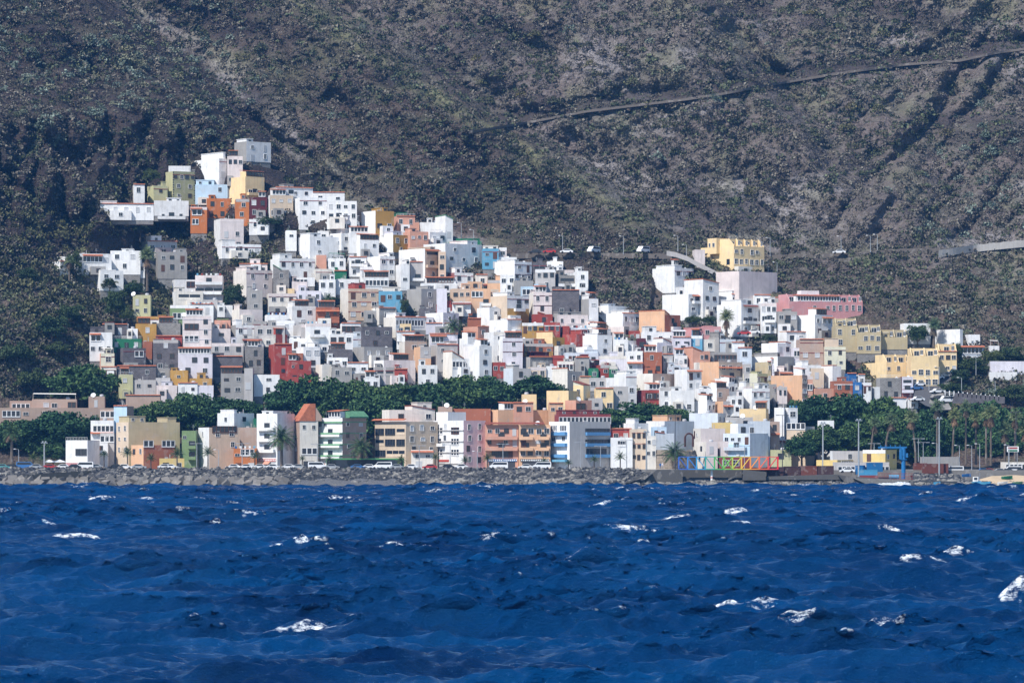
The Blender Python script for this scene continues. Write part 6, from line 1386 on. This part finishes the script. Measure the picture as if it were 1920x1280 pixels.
# parasols, boats, small things
for x, lab in ((92, 'left white parasol on the promenade'), (112, 'right white parasol on the promenade')):
    p = P(x, 879, 1017); o = empty('parasol', p, 0, label=lab, cat='parasol'); MB().tube((0, 0, 0), (0, 0, 2.3), .05, n=6).obj('pole', M_galv, o); lathe(MB(), [(1.9, 1.9), (1.0, 2.25), (.05, 2.6)], 10).obj('canopy', M_white, o)
def boat(x, y, Y, L_, col, lab, cabin=False):
    o = empty('fishing_boat', P(x, y, Y), rr.uniform(-.4, .4), label=lab, cat='boat'); n = 7; V = []
    for i in range(n):
        f_ = i / (n - 1); w = .75 * math.sin(PI * min(1, .12 + f_ * .88)) ** .6 * (1 if f_ < .8 else .6); x_ = -L_ / 2 + L_ * f_
        V += [(x_, -w, .75 + .25 * f_), (x_, -w * .55, .05), (x_, w * .55, .05), (x_, w, .75 + .25 * f_), (x_, w * .8, .4), (x_, -w * .8, .4)]
    fs = [(6 * i + j, 6 * i + (j + 1) % 6, 6 * i + 6 + (j + 1) % 6, 6 * i + 6 + j) for i in range(n - 1) for j in range(6)] + [(0, 1, 2, 3, 4, 5), tuple(6 * (n - 1) + j for j in (5, 4, 3, 2, 1, 0))]
    MB().add(V, fs).obj('hull', col, o)
    if cabin: MB().box(-.9, .6, -.5, .5, .8, 2.1).obj('cabin', MT['W'], o); put('window', UW['d'], o, (-.1, -.52, 1.6), 0, (.9, 1, .6)); MB().tube((.9, 0, .8), (.9, 0, 3.2), .04, n=5).obj('mast', M_galv, o)
    return o
boat(1831, 908, 999, 2.6, MT['b'], 'small blue and white boat with a cabin on the beach', True)
boat(1888, 898, 1003, 3, MT['n'], 'green rowing boat lying on the sand'); boat(1845, 909, 998, 3.4, lbl, 'light blue rowing boat behind the rocks'); boat(1880, 909, 998, 2.8, MT['W'], 'white rowing boat behind the rocks'); boat(1908, 909, 998, 3, M_green, 'green boat at the right end of the beach'); boat(1757, 909, 998, 1.8, lbl, 'tiny light blue boat by the dark wall'); boat(1812, 894, 1004, 2.4, MT['B'], 'dark blue boat upside on the rocks edge')
q = MB().box(-1.6, 1.6, -.05, .05, .9, 2.4, 1).tube((-1.2, 0, -2.5), (-1.2, 0, .9), .08, n=6).tube((1.2, 0, -2.5), (1.2, 0, .9), .08, n=6).box(-1.3, 1.3, -.06, -.05, 1.0, 1.5, 2).box(-1.3, 1.3, -.06, -.05, 1.7, 2.2, 3)
o = q.obj('road_sign', [M_galv, M_white, MT['n'], MT['r']], None, P(1899, 853, 1018)); tagp(o, 'white road sign on two posts near the right edge', 'road sign')
# people on the promenade
def person(x, yb, Y, top, legs, lab, rz):
    me = bpy.data.meshes.new('body'); pts = [(0, 0, .92), (0, 0, 1.15), (0, 0, 1.38), (0, 0, 1.5), (0, 0, 1.64), (-.2, 0, 1.4), (-.27, .03, 1.12), (-.24, -.1, .88), (.2, 0, 1.4), (.27, 0, 1.12), (.25, -.12, .88), (-.1, 0, .88), (-.12, -.06, .48), (-.12, .05, .06), (-.12, -.12, .03), (.1, 0, .88), (.12, .08, .48), (.12, .2, .06), (.12, .05, .03)]
    me.from_pydata(pts, [(0, 1), (1, 2), (2, 3), (3, 4), (2, 5), (5, 6), (6, 7), (2, 8), (8, 9), (9, 10), (0, 11), (11, 12), (12, 13), (13, 14), (0, 15), (15, 16), (16, 17), (17, 18)], [])
    ob = bpy.data.objects.new('person', me); link(ob); ob.location = P(x, yb, Y); ob.rotation_euler = (0, 0, rz); md = ob.modifiers.new('skin', 'SKIN')
    rad = [.15, .15, .16, .055, .11, .07, .045, .035, .07, .045, .035, .085, .06, .045, .04, .085, .06, .045, .04]
    for v_, r_ in zip(me.skin_vertices[0].data, rad): v_.radius = (r_, r_ * .85)
    me.skin_vertices[0].data[0].use_root = True; ob.modifiers.new('sub', 'SUBSURF').render_levels = 1; me.materials.append(top); return tagp(ob, lab, 'person')
person(1238, 879, 1014, MT['B'], 0, 'person in blue standing left of the date palm by the fort', .3); person(1242, 879, 1014.6, MT['l'], 0, 'person in a light top beside the one in blue', -.4)
person(608, 879, 1017, MT['s'], 0, 'person in an orange top walking before the green banded block', 0)
person(1334 - 67, 879, 1013, M_dark, 0, 'person in dark clothes right of the date palm', 1.2)
# haze: thin sea air
hz = MB().box(-1200, 1200, -60, 2300, -3, 620).mesh('haze', [])
hm = bpy.data.materials.new('sea_air'); hm.use_nodes = True; t = hm.node_tree; t.nodes.remove(t.nodes['Principled BSDF']); pv = t.nodes.new('ShaderNodeVolumePrincipled')
pv.inputs['Color'].default_value = (.12, .42, 1, 1); pv.inputs['Density'].default_value = .00006; pv.inputs['Anisotropy'].default_value = 0
t.links.new(pv.outputs[0], t.nodes['Material Output'].inputs['Volume']); hz.materials.append(hm)
o = bpy.data.objects.new('haze', hz); link(o); tagp(o, 'thin blue sea air', kind='stuff')
